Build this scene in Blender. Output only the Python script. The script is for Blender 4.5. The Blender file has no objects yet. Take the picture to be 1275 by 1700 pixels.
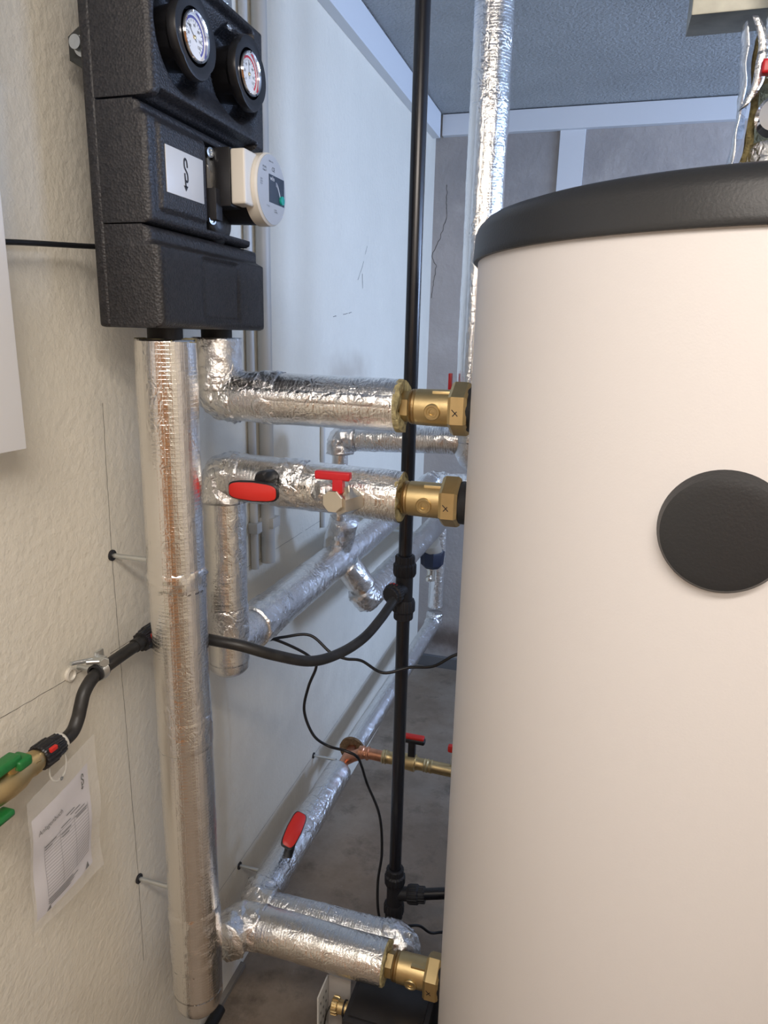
import bpy, bmesh, math, random
from mathutils import Vector, Matrix, noise
random.seed(7)
PI = math.pi
SC = bpy.context.scene
COL = SC.collection

# ------------------------------------------------------------------ camera
cam_d = bpy.data.cameras.new('camera')
cam = bpy.data.objects.new('camera', cam_d); COL.objects.link(cam)
cam_d.sensor_fit = 'VERTICAL'; cam_d.sensor_height = 24.0
cam_d.lens = 24.0 * 1165.0 / 1700.0
cam_d.clip_start = 0.02
RX = (0.957, 0.2891, 0.0232); RY = (0.092, -0.2267, -0.9696); RZ = (-0.275, 0.9301, -0.2436)
right = Vector(RX).normalized(); fwd = Vector(RZ); fwd = (fwd - right * fwd.dot(right)).normalized()
up = right.cross(fwd)
M = Matrix(((right.x, up.x, -fwd.x, 0.68), (right.y, up.y, -fwd.y, 0.0), (right.z, up.z, -fwd.z, 1.4484), (0, 0, 0, 1)))
cam.matrix_world = M
SC.camera = cam

# ------------------------------------------------------------------ world, lights, exposure
SC.view_settings.view_transform = 'Standard'; SC.view_settings.look = 'None'
SC.view_settings.gamma = 1.0; SC.view_settings.use_curve_mapping = False
SC.view_settings.exposure = 0.0
W = bpy.data.worlds.new('world'); SC.world = W; W.use_nodes = True
W.node_tree.nodes['Background'].inputs[0].default_value = (0.55, 0.72, 1.0, 1)
W.node_tree.nodes['Background'].inputs[1].default_value = 1.0

def area(name, loc, target, sx, sy, power, color):
    d = bpy.data.lights.new(name, 'AREA'); d.shape = 'RECTANGLE'; d.size = sx; d.size_y = sy
    d.energy = power; d.color = color
    o = bpy.data.objects.new(name, d); COL.objects.link(o); o.location = loc
    o.rotation_euler = (Vector(target) - Vector(loc)).to_track_quat('-Z', 'Y').to_euler()
    return o
area('daylight_window', (2.76, 0.90, 1.86), (0.0, 1.6, 1.5), 0.64, 0.50, 17, (0.42, 0.60, 1.0))
area('daylight_window_rear', (2.76, 2.05, 1.62), (0.0, 2.3, 0.4), 0.86, 0.66, 66, (0.46, 0.63, 1.0))
area('ceiling_lamp_light', (0.80, -0.25, 2.12), (0.6, 0.5, 0.0), 0.9, 0.16, 15, (1.0, 0.905, 0.82))
area('rear_fill_light', (0.95, -1.0, 2.14), (0.7, 0.3, 0.6), 1.2, 0.16, 12.5, (1.0, 0.92, 0.85))  # soft frontal fill added behind the camera, without a fixture

# ------------------------------------------------------------------ materials
MATS = {}
def nt(name):
    m = bpy.data.materials.new(name); m.use_nodes = True
    n = m.node_tree.nodes; l = m.node_tree.links
    return m, n, l, n['Principled BSDF']
def simple(name, col, rough=0.5, metal=0.0, bump=0.0, bscale=200.0, var=0.0, vscale=20.0, coat=0.0, spec=None, detail=3):
    if name in MATS: return MATS[name]
    m, n, l, b = nt(name)
    b.inputs['Base Color'].default_value = (*col, 1); b.inputs['Roughness'].default_value = rough
    b.inputs['Metallic'].default_value = metal
    if coat: b.inputs['Coat Weight'].default_value = coat
    if spec is not None: b.inputs['Specular IOR Level'].default_value = spec
    tc = n.new('ShaderNodeTexCoord')
    if var:
        t = n.new('ShaderNodeTexNoise'); t.inputs['Scale'].default_value = vscale; t.inputs['Detail'].default_value = 5
        l.new(tc.outputs['Object'], t.inputs['Vector'])
        r = n.new('ShaderNodeValToRGB'); r.color_ramp.elements[0].position = 0.3; r.color_ramp.elements[1].position = 0.7
        r.color_ramp.elements[0].color = (*[c * (1 - var) for c in col], 1); r.color_ramp.elements[1].color = (*[min(1, c * (1 + var)) for c in col], 1)
        l.new(t.outputs['Fac'], r.inputs['Fac']); l.new(r.outputs['Color'], b.inputs['Base Color'])
    if bump:
        t = n.new('ShaderNodeTexNoise'); t.inputs['Scale'].default_value = bscale; t.inputs['Detail'].default_value = detail
        l.new(tc.outputs['Object'], t.inputs['Vector'])
        bp = n.new('ShaderNodeBump'); bp.inputs['Strength'].default_value = 1.0; bp.inputs['Distance'].default_value = bump
        l.new(t.outputs['Fac'], bp.inputs['Height']); l.new(bp.outputs['Normal'], b.inputs['Normal'])
    MATS[name] = m
    return m
def mnode(n, op, a=None, b=None, c=None):
    q = n.new('ShaderNodeMath'); q.operation = op
    for i, v in enumerate((a, b, c)):
        if isinstance(v, (int, float)): q.inputs[i].default_value = v
    return q
def foil_mat(name, col=(0.87, 0.86, 0.84), rough=0.15, grid=True, crumple=0.0016, fine=0.7, gs=0.07, ns=120, vs=70):
    m, n, l, b = nt(name)
    b.inputs['Base Color'].default_value = (*col, 1); b.inputs['Metallic'].default_value = 1.0
    b.inputs['Roughness'].default_value = rough
    tc = n.new('ShaderNodeTexCoord')
    # crumpled creases
    v1 = n.new('ShaderNodeTexVoronoi'); v1.feature = 'DISTANCE_TO_EDGE'; v1.inputs['Scale'].default_value = vs
    w = n.new('ShaderNodeTexNoise'); w.inputs['Scale'].default_value = 25; w.inputs['Detail'].default_value = 3
    mx = n.new('ShaderNodeVectorMath'); mx.operation = 'MULTIPLY_ADD'; mx.inputs[1].default_value = (0.05, 0.05, 0.05)
    l.new(tc.outputs['Object'], w.inputs['Vector']); l.new(w.outputs['Color'], mx.inputs[0]); l.new(tc.outputs['Object'], mx.inputs[2])
    l.new(mx.outputs[0], v1.inputs['Vector'])
    cl = mnode(n, 'MINIMUM', None, 0.22); l.new(v1.outputs['Distance'], cl.inputs[0])
    n2 = n.new('ShaderNodeTexNoise'); n2.inputs['Scale'].default_value = ns; n2.inputs['Detail'].default_value = 6; n2.inputs['Roughness'].default_value = 0.62
    l.new(tc.outputs['Object'], n2.inputs['Vector'])
    n3 = n.new('ShaderNodeTexNoise'); n3.inputs['Scale'].default_value = 14; n3.inputs['Detail'].default_value = 2
    l.new(tc.outputs['Object'], n3.inputs['Vector'])
    msk = n.new('ShaderNodeMapRange'); msk.inputs[1].default_value = 0.42; msk.inputs[2].default_value = 0.62; l.new(n3.outputs['Fac'], msk.inputs[0])
    a1 = mnode(n, 'MULTIPLY', None, 1.3); l.new(cl.outputs[0], a1.inputs[0])
    a1m = mnode(n, 'MULTIPLY'); l.new(a1.outputs[0], a1m.inputs[0]); l.new(msk.outputs[0], a1m.inputs[1])
    a2 = mnode(n, 'MULTIPLY_ADD', None, fine); l.new(n2.outputs['Fac'], a2.inputs[0]); l.new(a1m.outputs[0], a2.inputs[2])
    h = a2
    if grid:
        uv = n.new('ShaderNodeSeparateXYZ'); l.new(tc.outputs['UV'], uv.inputs[0])
        outs = []
        for ch, sp, wd in ((0, 0.0055, 0.10), (1, 0.0065, 0.07)):
            d = mnode(n, 'DIVIDE', None, sp); l.new(uv.outputs[ch], d.inputs[0])
            f = mnode(n, 'FRACT'); l.new(d.outputs[0], f.inputs[0])
            s = mnode(n, 'SUBTRACT', None, 0.5); l.new(f.outputs[0], s.inputs[0])
            ab = mnode(n, 'ABSOLUTE'); l.new(s.outputs[0], ab.inputs[0])
            mr = n.new('ShaderNodeMapRange'); mr.interpolation_type = 'SMOOTHSTEP'
            mr.inputs[1].default_value = 0.0; mr.inputs[2].default_value = wd * 2; mr.inputs[3].default_value = 1.0; mr.inputs[4].default_value = 0.0
            l.new(ab.outputs[0], mr.inputs[0]); outs.append(mr)
        mm = mnode(n, 'MAXIMUM'); l.new(outs[0].outputs[0], mm.inputs[0]); l.new(outs[1].outputs[0], mm.inputs[1])
        g = mnode(n, 'MULTIPLY_ADD', None, gs); l.new(mm.outputs[0], g.inputs[0]); l.new(h.outputs[0], g.inputs[2]); h = g
    bp = n.new('ShaderNodeBump'); bp.inputs['Strength'].default_value = 1.0; bp.inputs['Distance'].default_value = crumple
    l.new(h.outputs[0], bp.inputs['Height']); l.new(bp.outputs['Normal'], b.inputs['Normal'])
    MATS[name] = m
    return m
FOIL = foil_mat('foil_reinforced')
FOILS = foil_mat('foil_smooth', (0.86, 0.84, 0.82), 0.14, True, 0.0010, 0.75, 0.12)
FOILT = foil_mat('foil_tape', (0.90, 0.90, 0.90), 0.13, False, 0.0036, 0.8, 0.0, 80, 55)
FOILW = foil_mat('foil_dull', (0.84, 0.85, 0.86), 0.15, True, 0.0050, 0.8, 0.05, 48, 42)
BRASS = simple('brass', (0.64, 0.49, 0.25), 0.40, 1.0, 0.00012, 260, 0.10, 30)
BRASSD = simple('brass_threads', (0.42, 0.30, 0.15), 0.45, 1.0, 0.0003, 300)
COPPER = simple('copper', (0.68, 0.33, 0.20), 0.34, 1.0, 0.0002, 80, 0.25, 40)
STEEL = simple('zinc_steel', (0.66, 0.69, 0.70), 0.35, 1.0, 0.0002, 400)
NICKEL = simple('nickel', (0.78, 0.73, 0.64), 0.28, 1.0, 0.0001, 200)
REDP = simple('red_plastic', (0.62, 0.025, 0.018), 0.42, bump=0.0001, bscale=500)
REDM = simple('red_lacquer', (0.55, 0.012, 0.02), 0.38, bump=0.0002, bscale=150)
BLKP = simple('black_plastic', (0.012, 0.012, 0.014), 0.38, bump=0.0001, bscale=400)
BLKM = simple('black_matt_plastic', (0.017, 0.017, 0.02), 0.55, bump=0.0002, bscale=300, spec=0.4)
PIPEB = simple('black_pipe_plastic', (0.010, 0.010, 0.013), 0.27, bump=0.0001, bscale=60)
HOSEB = simple('black_rubber_hose', (0.02, 0.019, 0.018), 0.45, bump=0.0002, bscale=200, var=0.4, vscale=40)
CABLE = simple('cable_sheath', (0.008, 0.008, 0.009), 0.42)
WOOL = simple('mineral_wool', (0.36, 0.31, 0.16), 0.95, bump=0.003, bscale=260, var=0.4, vscale=120)
WOOLB = simple('brown_wool', (0.16, 0.10, 0.05), 0.95, bump=0.003, bscale=260, var=0.4, vscale=120)
GREEN = simple('green_lacquer', (0.012, 0.16, 0.035), 0.35, bump=0.0003, bscale=120)
WHITE = simple('white_metal', (0.80, 0.80, 0.80), 0.45, bump=0.0001, bscale=200)
PVC = simple('grey_conduit', (0.50, 0.50, 0.48), 0.42)
TRIMM = simple('white_trim', (0.66, 0.68, 0.70), 0.5, bump=0.0002, bscale=60)
CHROME = simple('chrome', (0.8, 0.8, 0.82), 0.08, 1.0)
TANKW = simple('tank_foil_white', (0.70, 0.675, 0.665), 0.5, bump=0.00008, bscale=500, spec=0.35)
LIDM = simple('tank_lid_black', (0.020, 0.021, 0.023), 0.45, bump=0.0002, bscale=350)
CREAM = simple('cream_plastic', (0.70, 0.66, 0.58), 0.4)
INK = simple('black_print', (0.012, 0.012, 0.016), 0.6)
GALV = simple('galvanised_sheet', (0.38, 0.38, 0.33), 0.5, 0.75, 0.0002, 60, 0.2, 25)

def epp_mat():
    m, n, l, b = nt('black_foam_shell')
    tc = n.new('ShaderNodeTexCoord')
    v = n.new('ShaderNodeTexVoronoi'); v.inputs['Scale'].default_value = 330
    l.new(tc.outputs['Object'], v.inputs['Vector'])
    r = n.new('ShaderNodeValToRGB'); r.color_ramp.elements[0].position = 0.0; r.color_ramp.elements[0].color = (0.009, 0.009, 0.011, 1)
    r.color_ramp.elements[1].position = 1.0; r.color_ramp.elements[1].color = (0.040, 0.037, 0.038, 1)
    sp = n.new('ShaderNodeSeparateColor'); l.new(v.outputs['Color'], sp.inputs[0])
    nz = n.new('ShaderNodeTexNoise'); nz.inputs['Scale'].default_value = 90; nz.inputs['Detail'].default_value = 4; l.new(tc.outputs['Object'], nz.inputs['Vector'])
    mm = mnode(n, 'MULTIPLY'); l.new(sp.outputs[0], mm.inputs[0]); l.new(nz.outputs['Fac'], mm.inputs[1])
    l.new(mm.outputs[0], r.inputs['Fac']); l.new(r.outputs['Color'], b.inputs['Base Color'])
    b.inputs['Roughness'].default_value = 0.5
    bp = n.new('ShaderNodeBump'); bp.inputs['Distance'].default_value = 0.0007; bp.inputs['Strength'].default_value = 0.8
    l.new(v.outputs['Distance'], bp.inputs['Height']); l.new(bp.outputs['Normal'], b.inputs['Normal'])
    return m
EPP = epp_mat()

def wall_mat(name, col, stains_and_shade=(), stretch=(1, 1, 1), bscale=55, bdist=0.0016, var=0.04, rough=0.62, marks=0.0, blotch=None):
    """painted plaster / concrete; stains = (centre, size, colour, strength) patches of dirt, plain tone and painted shade"""
    m, n, l, b = nt(name)
    b.inputs['Roughness'].default_value = rough
    tc = n.new('ShaderNodeTexCoord')
    mp = n.new('ShaderNodeMapping'); mp.inputs['Scale'].default_value = stretch; l.new(tc.outputs['Object'], mp.inputs['Vector'])
    t = n.new('ShaderNodeTexNoise'); t.inputs['Scale'].default_value = 3.5; t.inputs['Detail'].default_value = 8; t.inputs['Roughness'].default_value = 0.65
    l.new(tc.outputs['Object'], t.inputs['Vector'])
    r = n.new('ShaderNodeValToRGB'); r.color_ramp.elements[0].position = 0.3; r.color_ramp.elements[1].position = 0.72
    r.color_ramp.elements[0].color = (*[c * (1 - var) for c in col], 1); r.color_ramp.elements[1].color = (*[min(1, c * (1 + var)) for c in col], 1)
    l.new(t.outputs['Fac'], r.inputs['Fac'])
    out = r.outputs['Color']
    def mixin(fac, c2):
        nonlocal out
        mx = n.new('ShaderNodeMixRGB'); mx.inputs[2].default_value = (*c2, 1)
        l.new(fac, mx.inputs[0]); l.new(out, mx.inputs[1]); out = mx.outputs[0]
    if blotch:
        for sc, lo, hi, c2, k in blotch:
            q = n.new('ShaderNodeTexNoise'); q.inputs['Scale'].default_value = sc; q.inputs['Detail'].default_value = 6; q.inputs['Roughness'].default_value = 0.7
            l.new(tc.outputs['Object'], q.inputs['Vector'])
            mr = n.new('ShaderNodeMapRange'); mr.inputs[1].default_value = lo; mr.inputs[2].default_value = hi; mr.inputs[4].default_value = k
            l.new(q.outputs['Fac'], mr.inputs[0]); mixin(mr.outputs[0], c2)
    for cen, size, c2, k in stains_and_shade:
        mp2 = n.new('ShaderNodeMapping'); mp2.vector_type = 'POINT'
        mp2.inputs['Location'].default_value = [-cen[i] / size[i] for i in range(3)]; mp2.inputs['Scale'].default_value = [1 / s for s in size]
        l.new(tc.outputs['Object'], mp2.inputs['Vector'])
        ln = n.new('ShaderNodeVectorMath'); ln.operation = 'LENGTH'; l.new(mp2.outputs[0], ln.inputs[0])
        q = n.new('ShaderNodeTexNoise'); q.inputs['Scale'].default_value = 12; q.inputs['Detail'].default_value = 5; l.new(tc.outputs['Object'], q.inputs['Vector'])
        ad = mnode(n, 'MULTIPLY_ADD', None, 1.1); l.new(q.outputs['Fac'], ad.inputs[0]); l.new(ln.outputs['Value'], ad.inputs[2])
        mr = n.new('ShaderNodeMapRange'); mr.interpolation_type = 'SMOOTHSTEP'
        mr.inputs[1].default_value = 0.6; mr.inputs[2].default_value = 1.6; mr.inputs[3].default_value = k; mr.inputs[4].default_value = 0.0
        l.new(ad.outputs[0], mr.inputs[0]); mixin(mr.outputs[0], c2)
    l.new(out, b.inputs['Base Color'])
    t2 = n.new('ShaderNodeTexNoise'); t2.inputs['Scale'].default_value = bscale; t2.inputs['Detail'].default_value = 6; t2.inputs['Roughness'].default_value = 0.6
    l.new(mp.outputs[0], t2.inputs['Vector'])
    bp = n.new('ShaderNodeBump'); bp.inputs['Distance'].default_value = bdist; l.new(t2.outputs['Fac'], bp.inputs['Height'])
    l.new(bp.outputs['Normal'], b.inputs['Normal'])
    return m
M_WALL = wall_mat('painted_plaster', (0.75, 0.71, 0.61), stretch=(1, 0.8, 0.75), bscale=90, bdist=0.0024,
                  stains_and_shade=[((0, 1.90, 1.345), (0.3, 0.26, 0.075), (0.35, 0.27, 0.20), 0.45), ((0, 1.45, 0.35), (0.3, 0.9, 0.35), (0.42, 0.38, 0.32), 0.35)])  # brown stain above the top pipe; broad darker patch low on the wall
M_BACK = wall_mat('back_wall_concrete', (0.41, 0.37, 0.34), bscale=45, bdist=0.003, var=0.10, rough=0.8,
                  blotch=[(6, 0.5, 0.75, (0.53, 0.50, 0.47), 0.5), (60, 0.68, 0.75, (0.55, 0.55, 0.55), 0.5)],
                  stains_and_shade=[((0.2, 2.88, 0.13), (0.45, 0.3, 0.10), (0.09, 0.055, 0.035), 0.8), ((0.3, 2.88, 2.1), (0.9, 0.3, 0.34), (0.24, 0.235, 0.235), 0.6)])  # brown mould at the foot; grey under the ceiling is painted-in shade
M_CEIL = wall_mat('ceiling_roughcast', (0.44, 0.46, 0.465), bscale=95, bdist=0.016, var=0.12, rough=0.6,
                  blotch=[(110, 0.60, 0.70, (0.52, 0.54, 0.56), 0.6)])
M_FLOOR = wall_mat('floor_concrete', (0.20, 0.150, 0.105), bscale=60, bdist=0.0012, var=0.25, rough=0.55,
                   blotch=[(2.2, 0.42, 0.62, (0.30, 0.25, 0.195), 0.75), (7, 0.52, 0.66, (0.085, 0.062, 0.042), 0.7), (70, 0.67, 0.72, (0.40, 0.38, 0.34), 0.7)])
M_DOOR = simple('door_wood', (0.60, 0.29, 0.12), 0.5, bump=0.0004, bscale=40, var=0.2, vscale=6)

# ------------------------------------------------------------------ object helpers
def link(name, me, mat=None, parent=None, smooth=None, label=None, cat=None, group=None, kind=None):
    o = bpy.data.objects.new(name, me); COL.objects.link(o)
    if mat is not None: me.materials.append(mat)
    if smooth is not None:
        me.polygons.foreach_set('use_smooth', [True] * len(me.polygons))
        if smooth < 180: me.set_sharp_from_angle(angle=math.radians(smooth))
    if parent is not None:
        o.parent = parent; o.matrix_parent_inverse = Matrix.Translation(-parent.location) if parent.type == 'EMPTY' and parent.parent is None else Matrix()
    tag(o, label, cat, group, kind)
    return o
def tag(o, label=None, cat=None, group=None, kind=None):
    for k, v in (('label', label), ('category', cat), ('group', group), ('kind', kind)):
        if v: o[k] = v
    return o
def thing(name, loc, label, cat, group=None):
    o = bpy.data.objects.new(name, None); COL.objects.link(o); o.location = loc; o.empty_display_size = 0.02
    return tag(o, label, cat, group)
def mesh(verts, faces, uvs=None):
    me = bpy.data.meshes.new('m'); me.from_pydata([tuple(v) for v in verts], [], faces)
    if uvs:
        ul = me.uv_layers.new(name='UVMap'); i = 0
        for f in uvs:
            for u in f: ul.data[i].uv = u; i += 1
    me.update(); return me
def fin(bm):
    bmesh.ops.recalc_face_normals(bm, faces=bm.faces)
    me = bpy.data.meshes.new('m'); bm.to_mesh(me); bm.free(); return me
def box_bm(x0, x1, y0, y1, z0, z1, bev=0.0, seg=2, bm=None, mtx=None):
    bm = bm or bmesh.new()
    r = bmesh.ops.create_cube(bm, size=1.0)
    for v in r['verts']:
        v.co = Vector(((x0 + x1) / 2 + v.co.x * (x1 - x0), (y0 + y1) / 2 + v.co.y * (y1 - y0), (z0 + z1) / 2 + v.co.z * (z1 - z0)))
        if mtx is not None: v.co = mtx @ v.co
    if bev:
        es = set()
        for v in r['verts']: es.update(v.link_edges)
        bmesh.ops.bevel(bm, geom=list(es), offset=bev, segments=seg, affect='EDGES', profile=0.6)
    return bm
def box(*a, **k): return fin(box_bm(*a, **k))
def frame_for(d):
    d = Vector(d).normalized()
    ref = Vector((0, 0, 1)) if abs(d.z) < 0.9 else Vector((1, 0, 0))
    x = ref.cross(d).normalized(); y = d.cross(x)
    return x, y, d
def lathe(origin, axis, prof, n=32, rot=0.0, closed=False):
    """prof: (distance along axis, radius) pairs"""
    x, y, d = frame_for(axis); o = Vector(origin)
    vs, fs = [], []
    for (s, r) in prof:
        for k in range(n):
            a = rot + 2 * PI * k / n
            vs.append(o + d * s + (x * math.cos(a) + y * math.sin(a)) * max(r, 1e-5))
    for i in range(len(prof) - 1):
        for k in range(n):
            fs.append((i * n + k, i * n + (k + 1) % n, (i + 1) * n + (k + 1) % n, (i + 1) * n + k))
    if closed:
        i = len(prof) - 1
        for k in range(n): fs.append((i * n + k, i * n + (k + 1) % n, (k + 1) % n, k))
    else:
        fs.append(tuple(reversed(range(n)))); fs.append(tuple((len(prof) - 1) * n + k for k in range(n)))
    bm = bmesh.new(); me = mesh(vs, fs); bm.from_mesh(me); bpy.data.meshes.remove(me)
    return fin(bm)
def fillet(pts, rad, n=10):
    pts = [Vector(p) for p in pts]; out = [pts[0]]
    for i in range(1, len(pts) - 1):
        a, b, c = pts[i - 1], pts[i], pts[i + 1]
        u = (a - b); v = (c - b); lu, lv = u.length, v.length; u.normalize(); v.normalize()
        ang = u.angle(v)
        if ang > PI - 0.02: out.append(b); continue
        rr = rad[i] if isinstance(rad, (list, tuple)) else rad
        t = min(rr / math.tan(ang / 2), lu * 0.49, lv * 0.49); rr = t * math.tan(ang / 2)
        cen = b + (u + v).normalized() * (rr / math.sin(ang / 2))
        p0 = b + u * t - cen; p1 = b + v * t - cen
        for k in range(n + 1):
            om = p0.angle(p1); f = k / n
            out.append(cen + p0 * (math.sin((1 - f) * om) / math.sin(om)) + p1 * (math.sin(f * om) / math.sin(om)))
    out.append(pts[-1]); return out
def resample(pts, step):
    out = [pts[0].copy()]; acc = 0.0
    for a, b in zip(pts, pts[1:]):
        L = (b - a).length
        if L < 1e-7: continue
        k = max(1, int(round(L / step)))
        for i in range(1, k + 1): out.append(a.lerp(b, i / k))
    return out
def smoothpath(pts, n=8):
    P = [Vector(p) for p in pts]; P = [P[0] * 2 - P[1]] + P + [P[-1] * 2 - P[-2]]; out = []
    for i in range(1, len(P) - 2):
        for k in range(n):
            t = k / n; p0, p1, p2, p3 = P[i - 1:i + 3]
            out.append(0.5 * ((2 * p1) + (p2 - p0) * t + (2 * p0 - 5 * p1 + 4 * p2 - p3) * t * t + (3 * p1 - p0 - 3 * p2 + p3) * t ** 3))
    out.append(P[-2]); return out
def sweep(path, r, n=24, disp=None, caps=True, uv=True, rfun=None):
    T = []
    for i in range(len(path)):
        a = path[max(0, i - 1)]; b = path[min(len(path) - 1, i + 1)]; T.append((b - a).normalized())
    x, y, d = frame_for(T[0])
    vs, fs, us = [], [], []; s = 0.0; S = []
    for i, p in enumerate(path):
        if i:
            s += (p - path[i - 1]).length
            q = T[i - 1].rotation_difference(T[i]); x = q @ x
            x = (x - T[i] * x.dot(T[i])).normalized()
        y = T[i].cross(x); S.append(s)
        rr = rfun(s) if rfun else r
        for k in range(n):
            a = 2 * PI * k / n; dirv = x * math.cos(a) + y * math.sin(a)
            e = disp(p + dirv * rr, s, a) if disp else 0.0
            vs.append(p + dirv * (rr + e))
    for i in range(len(path) - 1):
        for k in range(n):
            k2 = (k + 1) % n
            fs.append((i * n + k, i * n + k2, (i + 1) * n + k2, (i + 1) * n + k))
            us.append(((S[i], 2 * PI * r * k / n), (S[i], 2 * PI * r * (k + 1) / n), (S[i + 1], 2 * PI * r * (k + 1) / n), (S[i + 1], 2 * PI * r * k / n)))
    if caps:
        fs.append(tuple(reversed(range(n)))); us.append([(0, 0)] * n)
        fs.append(tuple((len(path) - 1) * n + k for k in range(n))); us.append([(0, 0)] * n)
    return mesh(vs, fs, us if uv else None)
def tube(path, r, n=16, step=None, caps=True, rfun=None):
    P = [Vector(p) for p in path]
    if step: P = resample(P, step)
    return sweep(P, r, n, None, caps, True, rfun)
def crease(q, k):
    return 1.0 - abs(noise.noise(q * k)) * 2.4
def wrinkle(amp, bulk=0.0006):
    def f(p, s, a):
        c = max(0.0, crease(p, 26)) ** 3 * 0.6 + max(0.0, crease(p + Vector((3, 1, 7)), 55)) ** 3 * 0.4
        g_ = max(0.0, crease(p + Vector((9, 2, 1)), 95)) ** 2 * 0.35 if amp > .0014 else 0
        return bulk * noise.noise(p * 9) * 1.5 + amp * (c + g_ - 0.4)
    return f
def foil_straight(parent, a, b, r, amp=0.0007, mat=None, name='foil_jacket', caps=True, n=56, label=None):
    P = resample([Vector(a), Vector(b)], 0.0045)
    return link(name, sweep(P, r, n, wrinkle(amp, 0.0009), caps), mat or FOIL, parent, 180, label)
def foil_elbow(parent, a, c, b, r, ext=0.018, amp=0.0032, rad=None):
    """wrapped foil tape elbow around corner c, between points a and b"""
    a, b, c = Vector(a), Vector(b), Vector(c); rad = rad or r * 0.62
    u = (a - c).normalized(); v = (b - c).normalized(); t = rad / math.tan(u.angle(v) / 2)
    P = fillet([c + u * (t + ext), c, c + v * (t + ext)], rad, 14); P = resample(P, 0.0045)
    return link('foil_elbow', sweep(P, r + 0.0012, 60, wrinkle(amp * 1.5), True), FOILT, parent, 180)
def foil_band(parent, c, d, r, w=0.05, amp=0.0022, mat=None):
    c, d = Vector(c), Vector(d).normalized()
    P = resample([c - d * w / 2, c + d * w / 2], 0.004)
    return link('foil_tape_band', sweep(P, r, 60, wrinkle(amp, 0.0004), True, True, lambda q: r - .0006 + .0015 * min(1, min(q, w - q) / .007)), mat or FOILT, parent, 180)
def foil_seam(parent, a, b, r, ang, w=0.018):
    """lengthwise overlap strip glued on the jacket"""
    a, b = Vector(a), Vector(b); P = resample([a, b], 0.006); x, y, d = frame_for(b - a)
    vs, fs, us = [], [], []; m = 7
    for i, p in enumerate(P):
        for k in range(m):
            t = (k / (m - 1) - 0.5); aa = ang + t * w / r + 0.03 * noise.noise(p * 11)
            e = 0.0016 * (1 - abs(t * 2) ** 6) + 0.0005 * noise.noise(p * 60 + Vector((k, 0, 0)))
            vs.append(p + (x * math.cos(aa) + y * math.sin(aa)) * (r + e))
    for i in range(len(P) - 1):
        for k in range(m - 1):
            fs.append((i * m + k, i * m + k + 1, (i + 1) * m + k + 1, (i + 1) * m + k)); us.append([(0, 0)] * 4)
    return link('foil_seam', mesh(vs, fs, us), FOILT, parent, 180)
def wool_end(parent, c, d, r, ri, th=0.006, mat=None):
    """ragged cut end of the mineral wool shell"""
    c, d = Vector(c), Vector(d).normalized(); x, y, _ = frame_for(d); n = 48
    vs, fs = [], []
    prof = [(0, r * 0.99), (th, r * 0.995), (th * 1.1, r * 0.7), (th * 0.7, ri), (0, ri)]
    for i, (s, rr) in enumerate(prof):
        for k in range(n):
            a = 2 * PI * k / n; dv = x * math.cos(a) + y * math.sin(a)
            e = -0.001 + 0.002 * noise.noise(dv * 3.1 + c * 20) + 0.0013 * noise.noise(dv * 9 + c * 11)
            sr = 0.004 * noise.noise(dv * 2.3 + c * 31) if 0 < i < 4 else 0
            vs.append(c + d * (s + sr) + dv * (rr + (e if i in (1, 2) else 0)))
    for i in range(len(prof)):
        j = (i + 1) % len(prof)
        for k in range(n): fs.append((i * n + k, i * n + (k + 1) % n, j * n + (k + 1) % n, j * n + k))
    return link('wool_end', mesh(vs, fs), mat or WOOL, parent, 40)
def text_mesh(s, size, origin, ax, ay, mat, name, parent, align='LEFT', thick=0.0, stretch=1.0):
    cu = bpy.data.curves.new('t', 'FONT'); cu.body = s; cu.size = size; cu.align_x = align; cu.resolution_u = 2
    to = bpy.data.objects.new('t', cu); COL.objects.link(to)
    dg = bpy.context.evaluated_depsgraph_get(); dg.update()
    me = bpy.data.meshes.new_from_object(to.evaluated_get(dg))
    bpy.data.objects.remove(to); bpy.data.curves.remove(cu)
    ax, ay, o = Vector(ax).normalized(), Vector(ay).normalized(), Vector(origin)
    for v in me.vertices: v.co = o + ax * v.co.x * stretch + ay * v.co.y
    me.materials.clear()
    return link(name, me, mat, parent)
def ribbon(pts2, w, origin, ax, ay, close=False):
    """flat line drawing in a plane"""
    ax, ay, o = Vector(ax).normalized(), Vector(ay).normalized(), Vector(origin)
    P = [Vector((p[0], p[1])) for p in pts2]; vs, fs = [], []
    for i, p in enumerate(P):
        t = (P[min(i + 1, len(P) - 1)] - P[max(i - 1, 0)]).normalized(); nn = Vector((-t.y, t.x)) * w / 2
        for q in (p + nn, p - nn): vs.append(o + ax * q.x + ay * q.y)
    for i in range(len(P) - 1): fs.append((2 * i, 2 * i + 1, 2 * i + 3, 2 * i + 2))
    return vs, fs
def joinvf(parts):
    V, F = [], []
    for vs, fs in parts:
        b = len(V); V += vs; F += [tuple(b + i for i in f) for f in fs]
    return mesh(V, F)
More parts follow.
